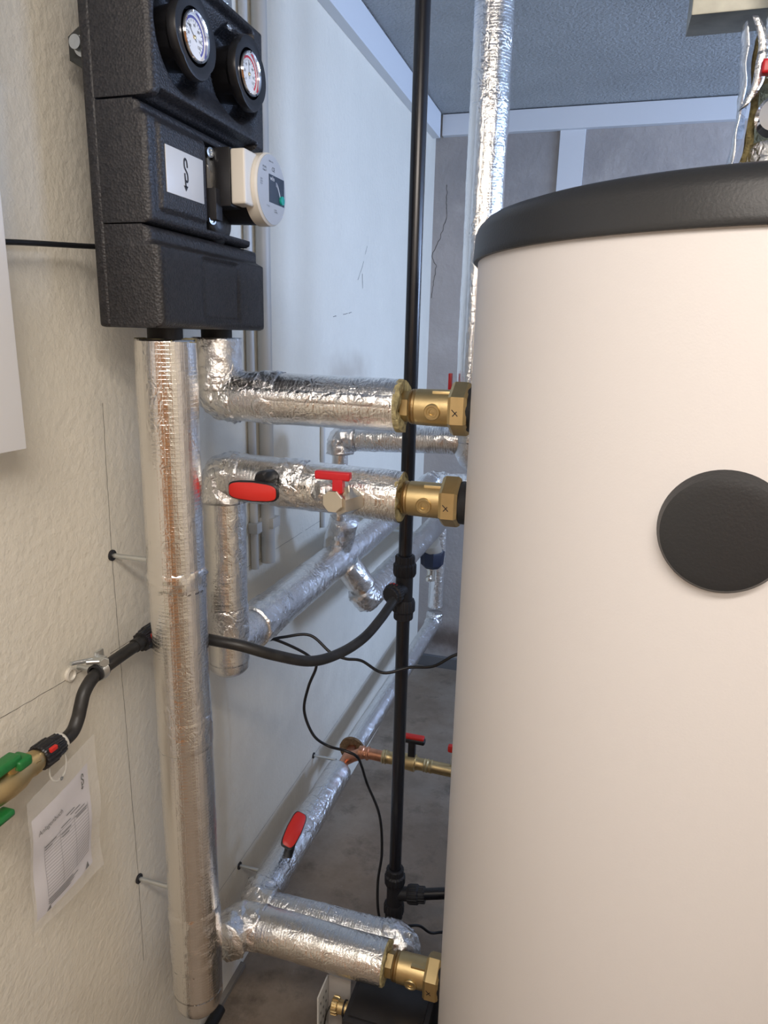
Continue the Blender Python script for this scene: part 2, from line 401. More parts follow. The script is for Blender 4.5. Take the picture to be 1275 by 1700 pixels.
def symbol(parent, origin, ax, ay, s, mat=None):
    """snake shaped arrow pointing down"""
    A = smoothpath([Vector((x, y, 0)) for x, y in ((.24, .50), (.22, .72), (.17, .90), (.05, 1.0), (-.07, .96), (-.12, .82), (-.12, .62), (-.08, .46), (.06, .30), (.20, .14), (.25, 0), (.26, -.2), (.23, -.33), (.12, -.38), (0, -.34))], 5)
    w = .15 * s
    p1 = ribbon([(p.x * s, p.y * s) for p in A], w, origin, ax, ay)
    p2 = ribbon([(-.09 * s, .12 * s), (-.05 * s, -.3 * s)], w, origin, ax, ay)
    p3 = ribbon([(-.05 * s, -.28 * s), (0.0, -.74 * s)], w, origin, ax, ay)
    ax, ay, o = Vector(ax).normalized(), Vector(ay).normalized(), Vector(origin)
    tri = ([o + ax * (-.27 * s) + ay * (-.66 * s), o + ax * (.27 * s) + ay * (-.66 * s), o + ay * (-1.0 * s)], [(0, 1, 2)])
    return link('arrow_symbol', joinvf([p1, p2, p3, tri]), mat or INK, parent)
def hexprism(o, axis, s0, s1, r, ch=0.12, rot=None, n=6):
    rot = PI / 6 if rot is None else rot
    c = (s1 - s0) * ch
    return lathe(o, axis, [(s0, r * 0.93), (s0 + c, r), (s1 - c, r), (s1, r * 0.93)], n, rot)

# ================================================================== THE SETTING
def struct(name, me, mat, smooth=None): return link(name, me, mat, None, smooth, kind='structure')
struct('floor', box(-0.1, 2.9, -1.6, 2.98, -0.1, 0.0), M_FLOOR)
CZ = 2.262
struct('ceiling', box(-0.1, 2.9, -1.6, 2.98, CZ, CZ + 0.1), M_CEIL)
wall_left = struct('wall_left', box(-0.1, 0.0, -1.6, 2.98, 0.0, CZ), M_WALL)
wall_back = struct('wall_back', box(0.0, 2.8, 2.88, 2.98, 0.0, CZ), M_BACK)
WY0, WY1, WZ0, WZ1 = 0.56, 1.24, 1.58, 2.14
bm = box_bm(2.8, 2.9, -1.6, WY0, 0, CZ); box_bm(2.8, 2.9, WY1, 1.55, 0, CZ, bm=bm); box_bm(2.8, 2.9, 2.50, 2.98, 0, CZ, bm=bm)
for a_, b_, c_, d_ in ((WY0, WY1, WZ0, WZ1), (1.55, 2.50, 1.34, 2.08)):
    box_bm(2.8, 2.9, a_, b_, 0, c_, bm=bm); box_bm(2.8, 2.9, a_, b_, d_, CZ, bm=bm)
struct('wall_right', fin(bm), M_WALL)
struct('light_blocking_wall', box(1.75, 1.87, -1.6, 0.78, 0.0, CZ), M_WALL)  # unseen partition, added to keep window light off the near left wall
struct('wall_front', box(0.0, 2.8, -1.7, -1.6, 0.0, CZ), M_WALL)
for nm_, a_, b_, c_, d_ in (('window_1', WY0, WY1, WZ0, WZ1), ('window_2', 1.55, 2.50, 1.34, 2.08)):
    bm = box_bm(2.82, 2.86, a_, b_, c_, c_ + .05); box_bm(2.82, 2.86, a_, b_, d_ - .05, d_, bm=bm)
    for yy in (a_, (a_ + b_) / 2 - .025, b_ - .05): box_bm(2.82, 2.86, yy, yy + .05, c_ + .05, d_ - .05, bm=bm)
    struct(nm_, fin(bm), WHITE)
d = struct('reflection_door_1', box(0.15, 1.45, -1.6, -1.56, 0.0, 2.0, bev=0.004), M_DOOR)  # unseen, added for its warm stripe in the foil reflections
link('door_handle', tube(fillet([(1.06, -1.56, 1.02), (1.06, -1.50, 1.02), (0.94, -1.50, 1.02)], 0.015), 0.009), STEEL, d, 60)
# white boards along the top of the walls
struct('trim_1', box(0.0, 0.028, -1.6, 2.83, 2.172, CZ - 0.004, bev=0.0015), TRIMM)
struct('trim_2', box(0.03, 2.8, 2.85, 2.88, 2.186, CZ - 0.004, bev=0.0015), TRIMM)
struct('trim_3', box(0.465, 0.555, 2.868, 2.88, 0.0, 2.186, bev=0.001), TRIMM)
# dark joint strip and pale mortar cove where the wall meets the floor
struct('baseboard_left', box(0.0, 0.012, -1.6, 1.2, 0.0, 0.012), simple('mortar', (0.20, 0.18, 0.155), 0.9, bump=0.002, bscale=60))
struct('baseboard_back', box(0.0, 2.8, 2.86, 2.88, 0.0, 0.05), simple('grey_plinth', (0.13, 0.13, 0.13), 0.8, bump=0.001, bscale=60))
PENCIL = simple('pencil_line', (0.06, 0.055, 0.05), 0.8)
def mark(parent, pts, w, name='pencil_mark', plane='x', jit=0.0012, broken=0.0):
    P = resample([Vector((a, b, 0)) for a, b in pts], 0.006); vs, fs = [], []
    for i, p in enumerate(P):
        t = (P[min(i + 1, len(P) - 1)] - P[max(i - 1, 0)]).normalized(); nn = Vector((-t.y, t.x, 0))
        p = p + nn * jit * noise.noise(Vector((p.x * 60, p.y * 60, w * 999)))
        ww = w * (0.55 + 0.6 * abs(noise.noise(Vector((p.x * 90, p.y * 90, 3)))))
        for q in (p + nn * ww / 2, p - nn * ww / 2):
            vs.append((0.0004, q.x, q.y) if plane == 'x' else (q.x, 2.8795, q.y))
    for i in range(len(P) - 1):
        if broken and noise.noise(Vector((P[i].x * 25, P[i].y * 25, 5))) < broken - 0.5: continue
        fs.append((2 * i, 2 * i + 1, 2 * i + 3, 2 * i + 2))
    return link(name, mesh(vs, fs), PENCIL, parent)
mark(wall_left, [(0.857, 1.345), (0.853, 1.12), (0.855, 0.95), (0.860, 0.53), (0.857, 0.36)], 0.0011)
mark(wall_left, [(0.60, 0.972), (0.79, 0.965), (1.3, 0.963), (1.72, 0.963)], 0.0010, broken=0.25)
mark(wall_left, [(1.10, 0.281), (2.6, 0.283)], 0.0012)
mark(wall_left, [(0.640, 1.52), (0.648, 1.505), (0.655, 1.49)], 0.0025, 'scuff_mark', broken=0.45)
mark(wall_left, [(0.655, 1.488), (0.665, 1.493), (0.68, 1.465), (0.70, 1.44)], 0.0018, 'scuff_mark', broken=0.45)
mark(wall_left, [(1.98, 1.60), (2.02, 1.64), (2.06, 1.70)], 0.002, 'scuff_mark', broken=0.4)
mark(wall_left, [(2.02, 1.62), (2.025, 1.58)], 0.004, 'scuff_mark')
mark(wall_left, [(1.75, 1.49), (1.85, 1.50), (1.93, 1.51)], 0.002, 'scuff_mark', broken=0.4)
mark(wall_back, [(0.05, 2.02), (0.055, 1.9), (0.03, 1.82), (0.0, 1.76), (0.02, 1.72), (0.005, 1.6)], 0.003, 'crack', 'y', 0.006)

# ================================================================== BUFFER TANK
TX, TY, TR = 0.862, 1.0, 0.35
t = thing('buffer_tank', (TX, TY, 0.0), 'large white cylindrical buffer tank with black lid filling the right side', 'tank')
link('tank_jacket', lathe((TX, TY, 0), (0, 0, 1), [(0.05, TR - .02), (0.055, TR - .004), (0.07, TR - .002), (1.552, TR - .002), (1.556, TR - .02)], 160), TANKW, t, 30)
link('plinth', lathe((TX, TY, 0), (0, 0, 1), [(0.0, TR - .03), (0.05, TR - .03)], 96), BLKM, t, 30, label='black round foot under the tank')
pr = [(1.541, TR - .004), (1.541, TR + .0035), (1.543, TR + .0045), (1.548, TR + .004), (1.572, TR + .003), (1.581, TR - .001), (1.588, TR - .008), (1.5925, TR - .022), (1.596, TR - .05), (1.604, TR - .14), (1.608, 0.02)]
link('tank_lid', lathe((TX, TY, 0), (0, 0, 1), pr, 160), LIDM, t, 40, label='black plastic lid with rounded rim')
t2 = thing('light_blocking_tank', (1.62, 1.50, 0.0), 'added white tank with black lid, hidden behind the large tank to block window light', 'tank')  # unseen tank, added to hold rear window light off the lower left wall
link('tank_jacket', lathe((1.62, 1.50, 0), (0, 0, 1), [(0.05, .30), (0.06, .318), (1.48, .318), (1.49, .30)], 96), TANKW, t2, 30)
link('tank_lid', lathe((1.62, 1.50, 0), (0, 0, 1), [(1.47, .318), (1.47, .323), (1.51, .321), (1.53, .305), (1.54, .02)], 96), LIDM, t2, 40)
link('plinth', lathe((1.62, 1.50, 0), (0, 0, 1), [(0.0, .29), (0.05, .29)], 64), BLKM, t2, 30)
# black round cover on the front
ca = math.radians(-10.7); cz = 1.287; rc = 0.056
vs, fs = [], []; nr, na = 10, 64
for i in range(nr + 1):
    q = i / nr
    for k in range(na):
        a = 2 * PI * k / na; rr = rc * q
        h = 0.010 * (1 - max(0, (q - 0.86) / 0.14) ** 2.2) + 0.002 * (1 - q * q) if q < 1 else -0.002
        ang = ca + rr * math.cos(a) / TR; z = cz + rr * math.sin(a); R_ = TR + h
        vs.append((TX + R_ * math.sin(ang), TY - R_ * math.cos(ang), z))
for i in range(nr):
    for k in range(na): fs.append((i * na + k, i * na + (k + 1) % na, (i + 1) * na + (k + 1) % na, (i + 1) * na + k))
link('flange_cover', mesh(vs, fs), LIDM, t, 50, label='round black cover cap on the tank front')
for z in (1.349, 1.212, 0.346):
    link('port_collar', lathe((0.50, TY, z), (1, 0, 0), [(0.0, 0.020), (0.0, 0.029), (0.004, 0.032), (0.03, 0.032), (0.03, 0.02)], 40, closed=True), BLKM, t, 40, label='black collar around a port')

# ================================================================== BRASS CONNECTORS
def connector(x0, z, label, k=0.0, plug_a=-0.15):
    o = Vector((x0, TY, z)); ax = (1, 0, 0)
    t = thing('brass_connector', o, label, 'connector', 'brass connectors screwed into the tank')
    link('hex_nipple', hexprism(o, ax, -0.004, 0.010, 0.0225, 0.1), BRASS, t, 30)
    link('sealing_thread', lathe(o, ax, [(0.010, .018), (0.010, .0245), (0.0125, .0255), (0.014, .0235), (0.0155, .0258), (0.018, .0245), (0.018, .018)], 40), BRASSD, t, 40)
    b = link('body', lathe(o, ax, [(0.018, .020), (0.018, .0245), (0.020, .0262), (0.064, .0268), (0.074, .0268), (0.074, .02)], 48), BRASS, t, 35)
    po = o + Vector((0.047, 0, 0)); pd = Vector((0, -math.cos(plug_a), math.sin(plug_a)))
    link('plug', lathe(po, pd, [(0.020, .0118), (0.0275, .0118), (0.0288, .0108), (0.0288, .0080), (0.0278, .0072), (0.0278, .0042), (0.0250, .0034), (0.0250, 0.0)], 28), BRASS, b, 35)
    link('flat_boss', box(x0 + .044, x0 + .072, TY - .016, TY - .004, z + .012, z + .0252, bev=.001), BRASS, b, 30)
    un = link('union_nut', hexprism(o, ax, 0.070, 0.097, 0.0385, 0.16, rot=PI / 6), BRASS, t, 25)
    link('gasket', lathe(o, ax, [(0.097, .02), (0.097, .029), (0.106, .029), (0.106, .02)], 32), BLKP, t, 40)
    # felt pen cross on the face of the nut turned to the room
    yf = TY - 0.0385 * math.cos(PI / 6) - 0.0003; c = (x0 + .081, yf, z - 0.003)
    s = 0.0046
    parts = [ribbon([(-s, s), (s * .9, -s * .9)], .0013, c, (1, 0, 0), (0, 0, 1)), ribbon([(s * .6, s * .5), (-s * .7, -s)], .0013, c, (1, 0, 0), (0, 0, 1))]
    link('pen_cross', joinvf(parts), INK, un)
connector(0.412, 1.349, 'upper brass connector with pen cross, between top foil pipe and tank')
connector(0.405, 1.212, 'middle brass connector with pen cross, beside the pipe with two red handles')
connector(0.414, 0.345, 'lowest brass connector with pen cross, low beside the tank foot')

# ================================================================== FOIL INSULATED PIPES
PX, Y1, Y2 = 0.110, 0.857, 0.994
R1 = 0.0415
# --- tall left pipe
t = thing('insulated_pipe', (PX, Y1, 0.29), 'tall vertical foil-wrapped pipe below the black pump station, elbowing to the lowest connector', 'pipe')
foil_straight(t, (PX, Y1, 1.437), (PX, Y1, 0.345), R1, 0.0007, FOILS)
link('foil_end_cap', lathe((PX, Y1, 0.345), (0, 0, -1), [(0, R1), (0.018, R1 * .985), (0.032, R1 * .90), (0.042, R1 * .72), (0.048, R1 * .4), (0.049, 0.0)], 48), FOILS, t, 60)
foil_seam(t, (PX, Y1, 1.43), (PX, Y1, 0.37), R1, 0.25)
foil_band(t, (PX, Y1, 1.095), (0, 0, 1), R1, 0.035, 0.0034, FOILS)
foil_band(t, (PX, Y1, 0.845), (0, 0, 1), R1, 0.06, 0.0013, FOILS)
foil_band(t, (PX, Y1, 0.46), (0, 0, 1), R1, 0.12, 0.0024, FOILS)
foil_elbow(t, (PX, Y1 + 0.02, 0.345), (PX, 1.0, 0.345), (0.3, 1.0, 0.345), 0.0385, 0.03, 0.0045)
foil_straight(t, (PX + .015, 1.0, 0.345), (0.408, 1.0, 0.345), 0.0395, 0.0011, caps=False)
wool_end(t, (0.405, 1.0, 0.345), (1, 0, 0), 0.0395, 0.019)
wool_end(t, (PX, Y1, 1.433), (0, 0, 1), R1, 0.022, 0.004)
link('steel_stub', tube([(PX, Y1, 1.40), (PX, Y1, 1.46)], 0.0235, 32), BLKM, t, 60, label='black stub between foil and pump station')
# --- second pipe and top horizontal run
t = thing('insulated_pipe', (PX, Y2, 1.30), 'short foil pipe below the pump station elbowing into the top horizontal run to tank', 'pipe')
foil_straight(t, (PX, Y2, 1.440), (PX, Y2, 1.36), 0.038, 0.002, FOILT)
foil_elbow(t, (PX, Y2, 1.45), (PX, 1.0, 1.352), (0.3, 1.0, 1.350), 0.0385, 0.020, 0.0045, 0.015)
foil_straight(t, (PX + .01, 1.0, 1.352), (0.405, 1.0, 1.349), 0.0395, 0.0011, caps=False)
foil_seam(t, (PX + .06, 1.0, 1.352), (0.40, 1.0, 1.349), 0.0395, 1.35 + PI / 2)
foil_band(t, (0.20, 1.0, 1.352), (1, 0, 0), 0.0395, 0.035, 0.0035)
wool_end(t, (0.403, 1.0, 1.349), (1, 0, 0), 0.0395, 0.020, 0.008)
link('steel_stub', tube([(PX, Y2, 1.42), (PX, Y2, 1.46)], 0.0235, 32), BLKM, t, 60, label='black stub between foil and pump station')
# --- middle run, dropper and the long run along the wall
t = thing('insulated_pipe', (PX, 1.0, 0.88), 'foil pipe with dropper feeding the middle tank connector and long run along wall', 'pipe')
foil_elbow(t, (PX, 1.0, 1.0), (PX, 1.0, 1.222), (0.3, 1.0, 1.22), 0.0370, 0.028, 0.0040, 0.014)
foil_straight(t, (PX + .01, 1.0, 1.222), (0.412, 1.0, 1.212), 0.0390, 0.0013, caps=False)
wool_end(t, (0.407, 1.0, 1.212), (1, 0, 0), 0.039, 0.020, 0.006)
foil_straight(t, (PX, 1.0, 1.20), (PX, 1.0, 0.895), 0.0345, 0.0016)
link('foil_end_cap', lathe((PX, 1.0, 0.897), (0, 0, -1), [(0, .0345), (0.014, .0335), (0.022, .027), (0.026, .014), (0.0265, 0)], 40), FOIL, t, 60)
foil_band(t, (PX, 1.0, 0.965), (0, 0, 1), 0.0345, 0.07, 0.0012)
foil_straight(t, (PX, 1.0, 0.925), (PX, 1.085, 0.921), 0.037, 0.0008, FOILW)
foil_straight(t, (PX, 1.088, 0.921), (PX, 2.52, 0.912), 0.0405, 0.0011, FOILW)
foil_band(t, (PX, 1.12, 0.921), (0, 1, 0), 0.0405, 0.075, 0.0030)
foil_band(t, (PX, 1.36, 0.919), (0, 1, 0), 0.0405, 0.03, 0.0022)
foil_elbow(t, (PX, 2.3, 0.912), (PX, 2.56, 0.912), (0.4, 2.56, 0.93), 0.041, 0.03, 0.0045)
foil_straight(t, (PX + .03, 2.56, 0.914), (0.60, 2.56, 0.94), 0.0405, 0.0020, FOILT)
foil_band(t, (0.235, 1.0, 1.219), (1, 0, 0), 0.039, 0.05, 0.0035)
# torn slit of the jacket around the big handle stem
# --- small stub up and back horizontal to the tall riser
RXX, RYY = 0.430, 1.5
t = thing('insulated_pipe', (RXX, RYY, 1.19), 'tall foil-wrapped riser to the ceiling left of the tank with low cross run behind', 'pipe')
foil_straight(t, (RXX, RYY, 1.23), (RXX, RYY, CZ), 0.0385, 0.0011)
foil_seam(t, (RXX, RYY, 1.25), (RXX, RYY, CZ - .01), 0.0385, -0.3)
link('foil_end_cap', lathe((RXX, RYY, 1.235), (0, 0, -1), [(0, .0385), (0.03, .036), (0.055, .024), (0.07, .008), (0.071, 0)], 40), FOILT, t, 60)
foil_straight(t, (0.17, RYY, 1.222), (RXX - .02, RYY, 1.232), 0.0300, 0.0016)
foil_elbow(t, (0.128, RYY, 1.1), (0.128, RYY, 1.222), (0.3, RYY, 1.226), 0.030, 0.02, 0.0042)
foil_straight(t, (0.128, RYY, 1.19), (0.125, RYY, 0.965), 0.0185, 0.0012)
foil_straight(t, (0.14, RYY, 1.03), (0.11, RYY + .03, 0.945), 0.034, 0.0035, FOILT, 'foil_wrap')
# --- lower branch off the wall run, far drop, floor run, low cross run
t = thing('insulated_pipe', (0.10, 1.12, 0.24), 'foil pipe branching off the wall run, dropping far back and returning low along floor', 'pipe')
foil_straight(t, (0.125, 1.555, 0.90), (0.160, 1.59, 0.832), 0.034, 0.0020)
foil_elbow(t, (0.13, 1.56, 0.90), (0.166, 1.59, 0.802), (0.16, 2.2, 0.79), 0.035, 0.012, 0.0038)
foil_straight(t, (0.165, 1.60, 0.800), (0.145, 2.60, 0.762), 0.0365, 0.0018, FOILW)
foil_straight(t, (0.135, 2.64, 0.90), (0.128, 2.64, 0.38), 0.031, 0.0016, FOILT)
foil_elbow(t, (0.128, 2.64, 0.6), (0.126, 2.64, 0.315), (0.09, 1.5, 0.275), 0.031, 0.02, 0.004)
foil_straight(t, (0.125, 2.60, 0.313), (0.095, 1.715, 0.283), 0.031, 0.0008, FOILW)
foil_straight(t, (0.094, 1.60, 0.280), (0.091, 1.13, 0.277), 0.0365, 0.0018, FOILW)
wool_end(t, (0.0945, 1.715, 0.283), (0, -1, 0), 0.038, 0.014, 0.008, WOOLB)
link('copper_core', tube([(0.0945, 1.72, 0.285), (0.094, 1.59, 0.281)], 0.014, 24), COPPER, t, 60, label='bare copper stretch of the floor run')
foil_elbow(t, (0.091, 1.3, 0.277), (0.090, 1.115, 0.276), (0.3, 1.112, 0.277), 0.0385, 0.016, 0.0045)
foil_straight(t, (0.10, 1.113, 0.276), (0.400, 1.113, 0.280), 0.0345, 0.0014, FOILW)
foil_elbow(t, (0.3, 1.113, 0.280), (0.412, 1.113, 0.281), (0.412, 1.113, 0.1), 0.0325, 0.02, 0.0050)
foil_straight(t, (0.412, 1.113, 0.265), (0.412, 1.113, 0.16), 0.031, 0.002)
# --- foil pipes leaving the pump station upwards
t = thing('insulated_pipe', (PX, Y2, 1.85), 'foil pipe rising from the far top of the black pump station', 'pipe')
foil_straight(t, (PX, Y2, 1.855), (PX, Y2, CZ), 0.036, 0.0012)
t = thing('insulated_pipe', (PX, Y1, 1.85), 'foil pipe rising from the near top of the black pump station', 'pipe')
foil_straight(t, (PX, Y1, 1.875), (PX, Y1, CZ), 0.036, 0.0012)

# ================================================================== PUMP STATION
SY0, SY1, SXB, SXF = 0.784, 1.074, 0.062, 0.155
t = thing('pump_station', (SXB, Y1, 1.45), 'black foam insulated pump station on the left wall with two dial thermometers', 'pump station')
def smooth(e0, e1, x):
    x = min(1, max(0, (x - e0) / (e1 - e0))); return x * x * (3 - 2 * x)
def hf_block(name, y0, y1, z0, z1, xb, xf, hf, ny, nz, er=0.007, parent=None, label=None):
    """foam block with a modelled front face: hf(y,z) = recess depth"""
    vs, fs = [], []
    ys = [y0 + (y1 - y0) * i / ny for i in range(ny + 1)]; zs = [z0 + (z1 - z0) * i / nz for i in range(nz + 1)]
    for z in zs:
        for y in ys:
            dd = min(y - y0, y1 - y, z - z0, z1 - z)
            e = er * (1 - math.sqrt(max(0, 1 - (1 - min(1, dd / er)) ** 2)))
            vs.append((xf - hf(y, z) - e, y, z))
    m = ny + 1
    for j in range(nz):
        for i in range(ny): fs.append((j * m + i, j * m + i + 1, (j + 1) * m + i + 1, (j + 1) * m + i))
    per = [i for i in range(m)] + [j * m + ny for j in range(1, nz + 1)] + [nz * m + i for i in range(ny - 1, -1, -1)] + [j * m for j in range(nz - 1, 0, -1)]
    b = len(vs)
    for i in per: vs.append((xb, vs[i][1], vs[i][2]))
    L = len(per)
    for i in range(L): j = (i + 1) % L; fs.append((per[j], per[i], b + i, b + j))
    fs.append(tuple(b + i for i in reversed(range(L))))
    bm = bmesh.new(); me = mesh(vs, fs); bm.from_mesh(me); bpy.data.meshes.remove(me)
    return link(name, fin(bm), EPP, parent, 50, label)
link('back_shell', box(SXB, 0.080, SY0, SY1 + .004, 1.451, 1.878, bev=0.006, seg=3), EPP, t, 40)
def rect(y, z, y0, y1, z0, z1, w=0.002):
    return smooth(y0 - w, y0 + w, y) * (1 - smooth(y1 - w, y1 + w, y)) * smooth(z0 - w, z0 + w, z) * (1 - smooth(z1 - w, z1 + w, z))
def hf_low(y, z):
    h = 0.012 * smooth(1.548, 1.556, z - 0.02 * 0)          # recessed shelf above the bulge
    h += 0.003 * (rect(y, z, .884, .987, 1.463, 1.545) - rect(y, z, .888, .983, 1.467, 1.541))
    h += 0.0012 * rect(y, z, .888, .983, 1.467, 1.541)
    h += 0.012 * smooth(.845, .80, y) * 0
    return h
hf_block('lower_cover', SY0 + .001, SY1, 1.4515, 1.5735, .0785, SXF, hf_low, 90, 60, 0.010, t)
def hf_mid(y, z):
    h = 0.012 + 0.010 * rect(y, z, .912, 1.2, 1.5, 1.8) * 0
    h -= 0.006 * rect(y, z, .803, .908, 1.592, 1.690, .003)
    h += 0.062 * rect(y, z, .916, 1.056, 1.588, 1.692, .003)
    h += 0.008 * smooth(1.693, 1.700, z)
    return h
hf_block('middle_cover', SY0, SY1 - .028, 1.575, 1.711, .0785, SXF + .004, hf_mid, 110, 60, 0.009, t)
K1, K2 = (Y1 + .001, 1.795), (Y2 + .001, 1.798)
def hf_top(y, z):
    d1 = math.hypot(y - K1[0], z - K1[1]); d2 = math.hypot(y - K2[0], (z - K2[1]))
    h = 0.034 * max(1 - smooth(.048, .066, d1), 1 - smooth(.048, .064, d2))
    mid = rect(y, z, .83, 1.03, 1.745, 1.845, .018); h = max(h, 0.013 * mid)
    h = max(h, 0.012 * rect(y, z, .800, 1.045, 1.712, 1.7215, .002) * 1.5)
    h += 0.012 * rect(y, z, .90, 1.04, 1.857, 1.866, .003)
    return h
hf_block('upper_cover', SY0, SY1, 1.7135, 1.8785, .0785, SXF + .004, hf_top, 140, 90, 0.010, t)
# thermometer handles
def knob(c, r, x1, scale_col, needle, label):
    y, z = c; o = (x1 - .040, y, z)
    vs, fs = [], []; n = 72; prof = [(-.014, .74), (0.0, .80), (.020, .84), (.028, .98), (.036, 1.0), (.0395, .97), (.040, .93), (.0385, .80), (.038, .72)]
    for s, q in prof:
        for k in range(n):
            a = 2 * PI * k / n; w = 1 + 0.085 * abs(math.cos(2 * a)) ** 0.7 * (q > .9) + 0.03 * math.cos(8 * a) * (.8 < q < .9)
            rr = r * 0.93 * q * (w if q > .75 else 1)
            vs.append((o[0] + s, y + rr * math.cos(a), z + rr * math.sin(a)))
    for i in range(len(prof) - 1):
        for k in range(n): fs.append((i * n + k, i * n + (k + 1) % n, (i + 1) * n + (k + 1) % n, (i + 1) * n + k))
    fs.append(tuple(range(n)))
    kn = link('thermometer_handle', mesh(vs, fs), BLKP, t, 40, label)
    rb = 0.0285
    link('bezel', lathe((x1 - .006, y, z), (1, 0, 0), [(0, rb - .004), (0, rb), (.005, rb), (.0075, rb - .0012), (.0065, rb - .0035), (0.002, rb - .004)], 56, closed=True), CHROME, kn, 50)
    dl = link('dial', lathe((x1 - .006, y, z), (1, 0, 0), [(.0, rb - .003), (.0022, rb - .003)], 56), simple('dial_white', (0.82, 0.80, 0.76), 0.35), kn, 30)
    xo = x1 - .0037
    arc = [((rb - .0075) * math.cos(a), (rb - .0075) * math.sin(a)) for a in [math.radians(v) for v in range(-50, 200, 6)]]
    parts = [ribbon(arc, .003, (xo, y, z), (0, 1, 0), (0, 0, 1))]
    link('scale_arc', joinvf(parts), simple('scale_' + label.split()[0], scale_col, 0.5), kn)
    tk = []
    for a in range(-50, 231, 14):
        A = math.radians(a); tk.append(ribbon([((rb - .0125) * math.cos(A), (rb - .0125) * math.sin(A)), ((rb - .0095) * math.cos(A), (rb - .0095) * math.sin(A))], .0006, (xo + .0002, y, z), (0, 1, 0), (0, 0, 1)))
    A = math.radians(needle); tk.append(ribbon([(-.006 * math.cos(A), -.006 * math.sin(A)), (.017 * math.cos(A), .017 * math.sin(A))], .0009, (xo + .0006, y, z), (0, 1, 0), (0, 0, 1)))
    link('scale_ticks', joinvf(tk), INK, kn)
    for a, s in ((-45, '0'), (0, '20'), (45, '40'), (90, '60'), (135, '80'), (180, '100'), (215, '120')):
        A = math.radians(180 - a - 5); q = rb - .0155
        text_mesh(s, .0048, (xo + .0003, y + q * math.cos(A), z + q * math.sin(A) - .0015), (0, 1, 0), (0, 0, 1), INK, 'scale_number', kn, 'CENTER')
    link('needle_hub', lathe((xo, y, z), (1, 0, 0), [(0, .0022), (.0015, .0022), (.002, .001)], 16), BRASS, kn, 40)
knob(K1, .047, .175, (0.10, 0.10, 0.30), 140, 'blue ringed thermometer handle, the nearer one')
knob(K2, .047, .178, (0.60, 0.04, 0.06), 95, 'red ringed thermometer handle, the farther one')
# label plate with arrow
lp = link('label_plate', box(.1528, .1542, .811, .897, 1.613, 1.667, bev=0.0008), simple('brushed_label', (0.62, 0.61, 0.58), 0.38, 0.15, 0.0001, 30), t, 30, label='silver plate with black snake arrow')
symbol(lp, (.1546, .853, 1.640), (0, 1, 0), (0, 0, 1), .0190)
# bracket behind
br = link('wall_bracket', hexprism((.047, .822, 1.779), (0, -1, 0), 0, .010, .0260, rot=PI/6), simple('dark_zinc', (0.03, 0.033, 0.033), 0.35, 0.0), t, 30, label='dark hexagonal bracket with bolt against the wall')
link('bracket_bolt', lathe((.047, .812, 1.779), (0, -1, 0), [(0, .012), (.003, .012), (.003, .008), (.016, .008), (.016, 0)], 24), STEEL, br, 40)
link('pocket_flange', box(.100, .146, .924, .952, 1.650, 1.690, bev=.002, mtx=None), STEEL, t, 30, label='bare metal flange in the pump pocket')
link('flange_wedge', mesh([(.145, .921, 1.668), (.145, .921, 1.635), (.150, .948, 1.640), (.120, .946, 1.640), (.145, .945, 1.664)], [(0, 1, 2, 4), (1, 3, 2), (0, 4, 3), (0, 3, 1), (2, 3, 4)]), NICKEL, t)
for z in (1.683, 1.598):
    s_ = link('flange_screw', lathe((.146, .925, z), (1, -.3, 0), [(0, .0065), (.005, .0065), (.0055, .004), (.0035, .003), (.0035, 0)], 20), STEEL, t, 40)
link('pocket_casting', lathe((.12, .965, 1.600), (1, 0, 0), [(0, .030), (.016, .030), (.024, .022), (.026, 0)], 32), simple('cast_dark', (.05, .05, .05), .4, .6, .001, 90), t, 50)

# circulation pump
p = thing('circulation_pump', (.12, Y2, 1.645), 'circulation pump with cream housing and grey round dial face, in the pump station', 'pump')
link('motor', lathe((.100, Y2, 1.647), (1, 0, 0), [(0, .044), (.070, .046), (.094, .047), (.094, .03)], 56), BLKP, p, 40, label='black round motor body')
link('terminal_box', box(.138, .176, .930, 1.0, 1.616, 1.691, bev=.002), BLKP, p, 30, label='black terminal box')
link('plug_block', box(.118, .160, .918, .935, 1.597, 1.638, bev=.002), BLKM, p, 30)
link('housing', box(.1765, .1985, .929, 1.0, 1.6185, 1.6885, bev=.0035, seg=3), CREAM, p, 40, label='cream plastic electronics housing')
hb = link('face_rim', lathe((.186, Y2, 1.647), (1, 0, 0), [(0, .046), (.0, .0485), (.018, .0485), (.0205, .0465)], 72), CREAM, p, 35, label='cream rim of the dial face')
fc = link('face_plate', lathe((.2066, Y2, 1.647), (1, 0, 0), [(0, .0462), (.0006, .0460)], 72), simple('face_grey', (0.45, 0.47, 0.49), 0.4), p, 30, label='grey printed face')
XF = .2075
dp = link('display_field', box(XF - .0003, XF + .0002, .984, 1.034, 1.630, 1.667), simple('display_dark', (0.03, 0.045, 0.07), 0.25), fc, label='dark display field')
link('green_button', lathe((XF, 1.024, 1.6375), (1, 0, 0), [(0, .0062), (.003, .006), (.0035, .004)], 28), simple('button_green', (0.0, 0.34, 0.28), 0.4), fc, 40, label='round green button')
WP = simple('white_print', (0.75, 0.78, 0.8), 0.5)
text_mesh('wilo', .0085, (XF + .0004, .987, 1.6595), (0, 1, 0), (0, 0, 1), WP, 'display_text', fc)
cu = []
for i in range(3):
    cu.append(ribbon([(.0 + .012 * q, .010 + i * .004 - .012 * q * q - .002 * i) for q in (0, .33, .66, 1, 1.33)], .0006, (XF + .0004, 1.006, 1.645), (0, 1, 0), (0, 0, 1)))
link('display_curves', joinvf(cu), WP, fc)
text_mesh('CE', .008, (XF, .994, 1.672), (0, 1, 0), (0, 0, 1), INK, 'face_text', fc)
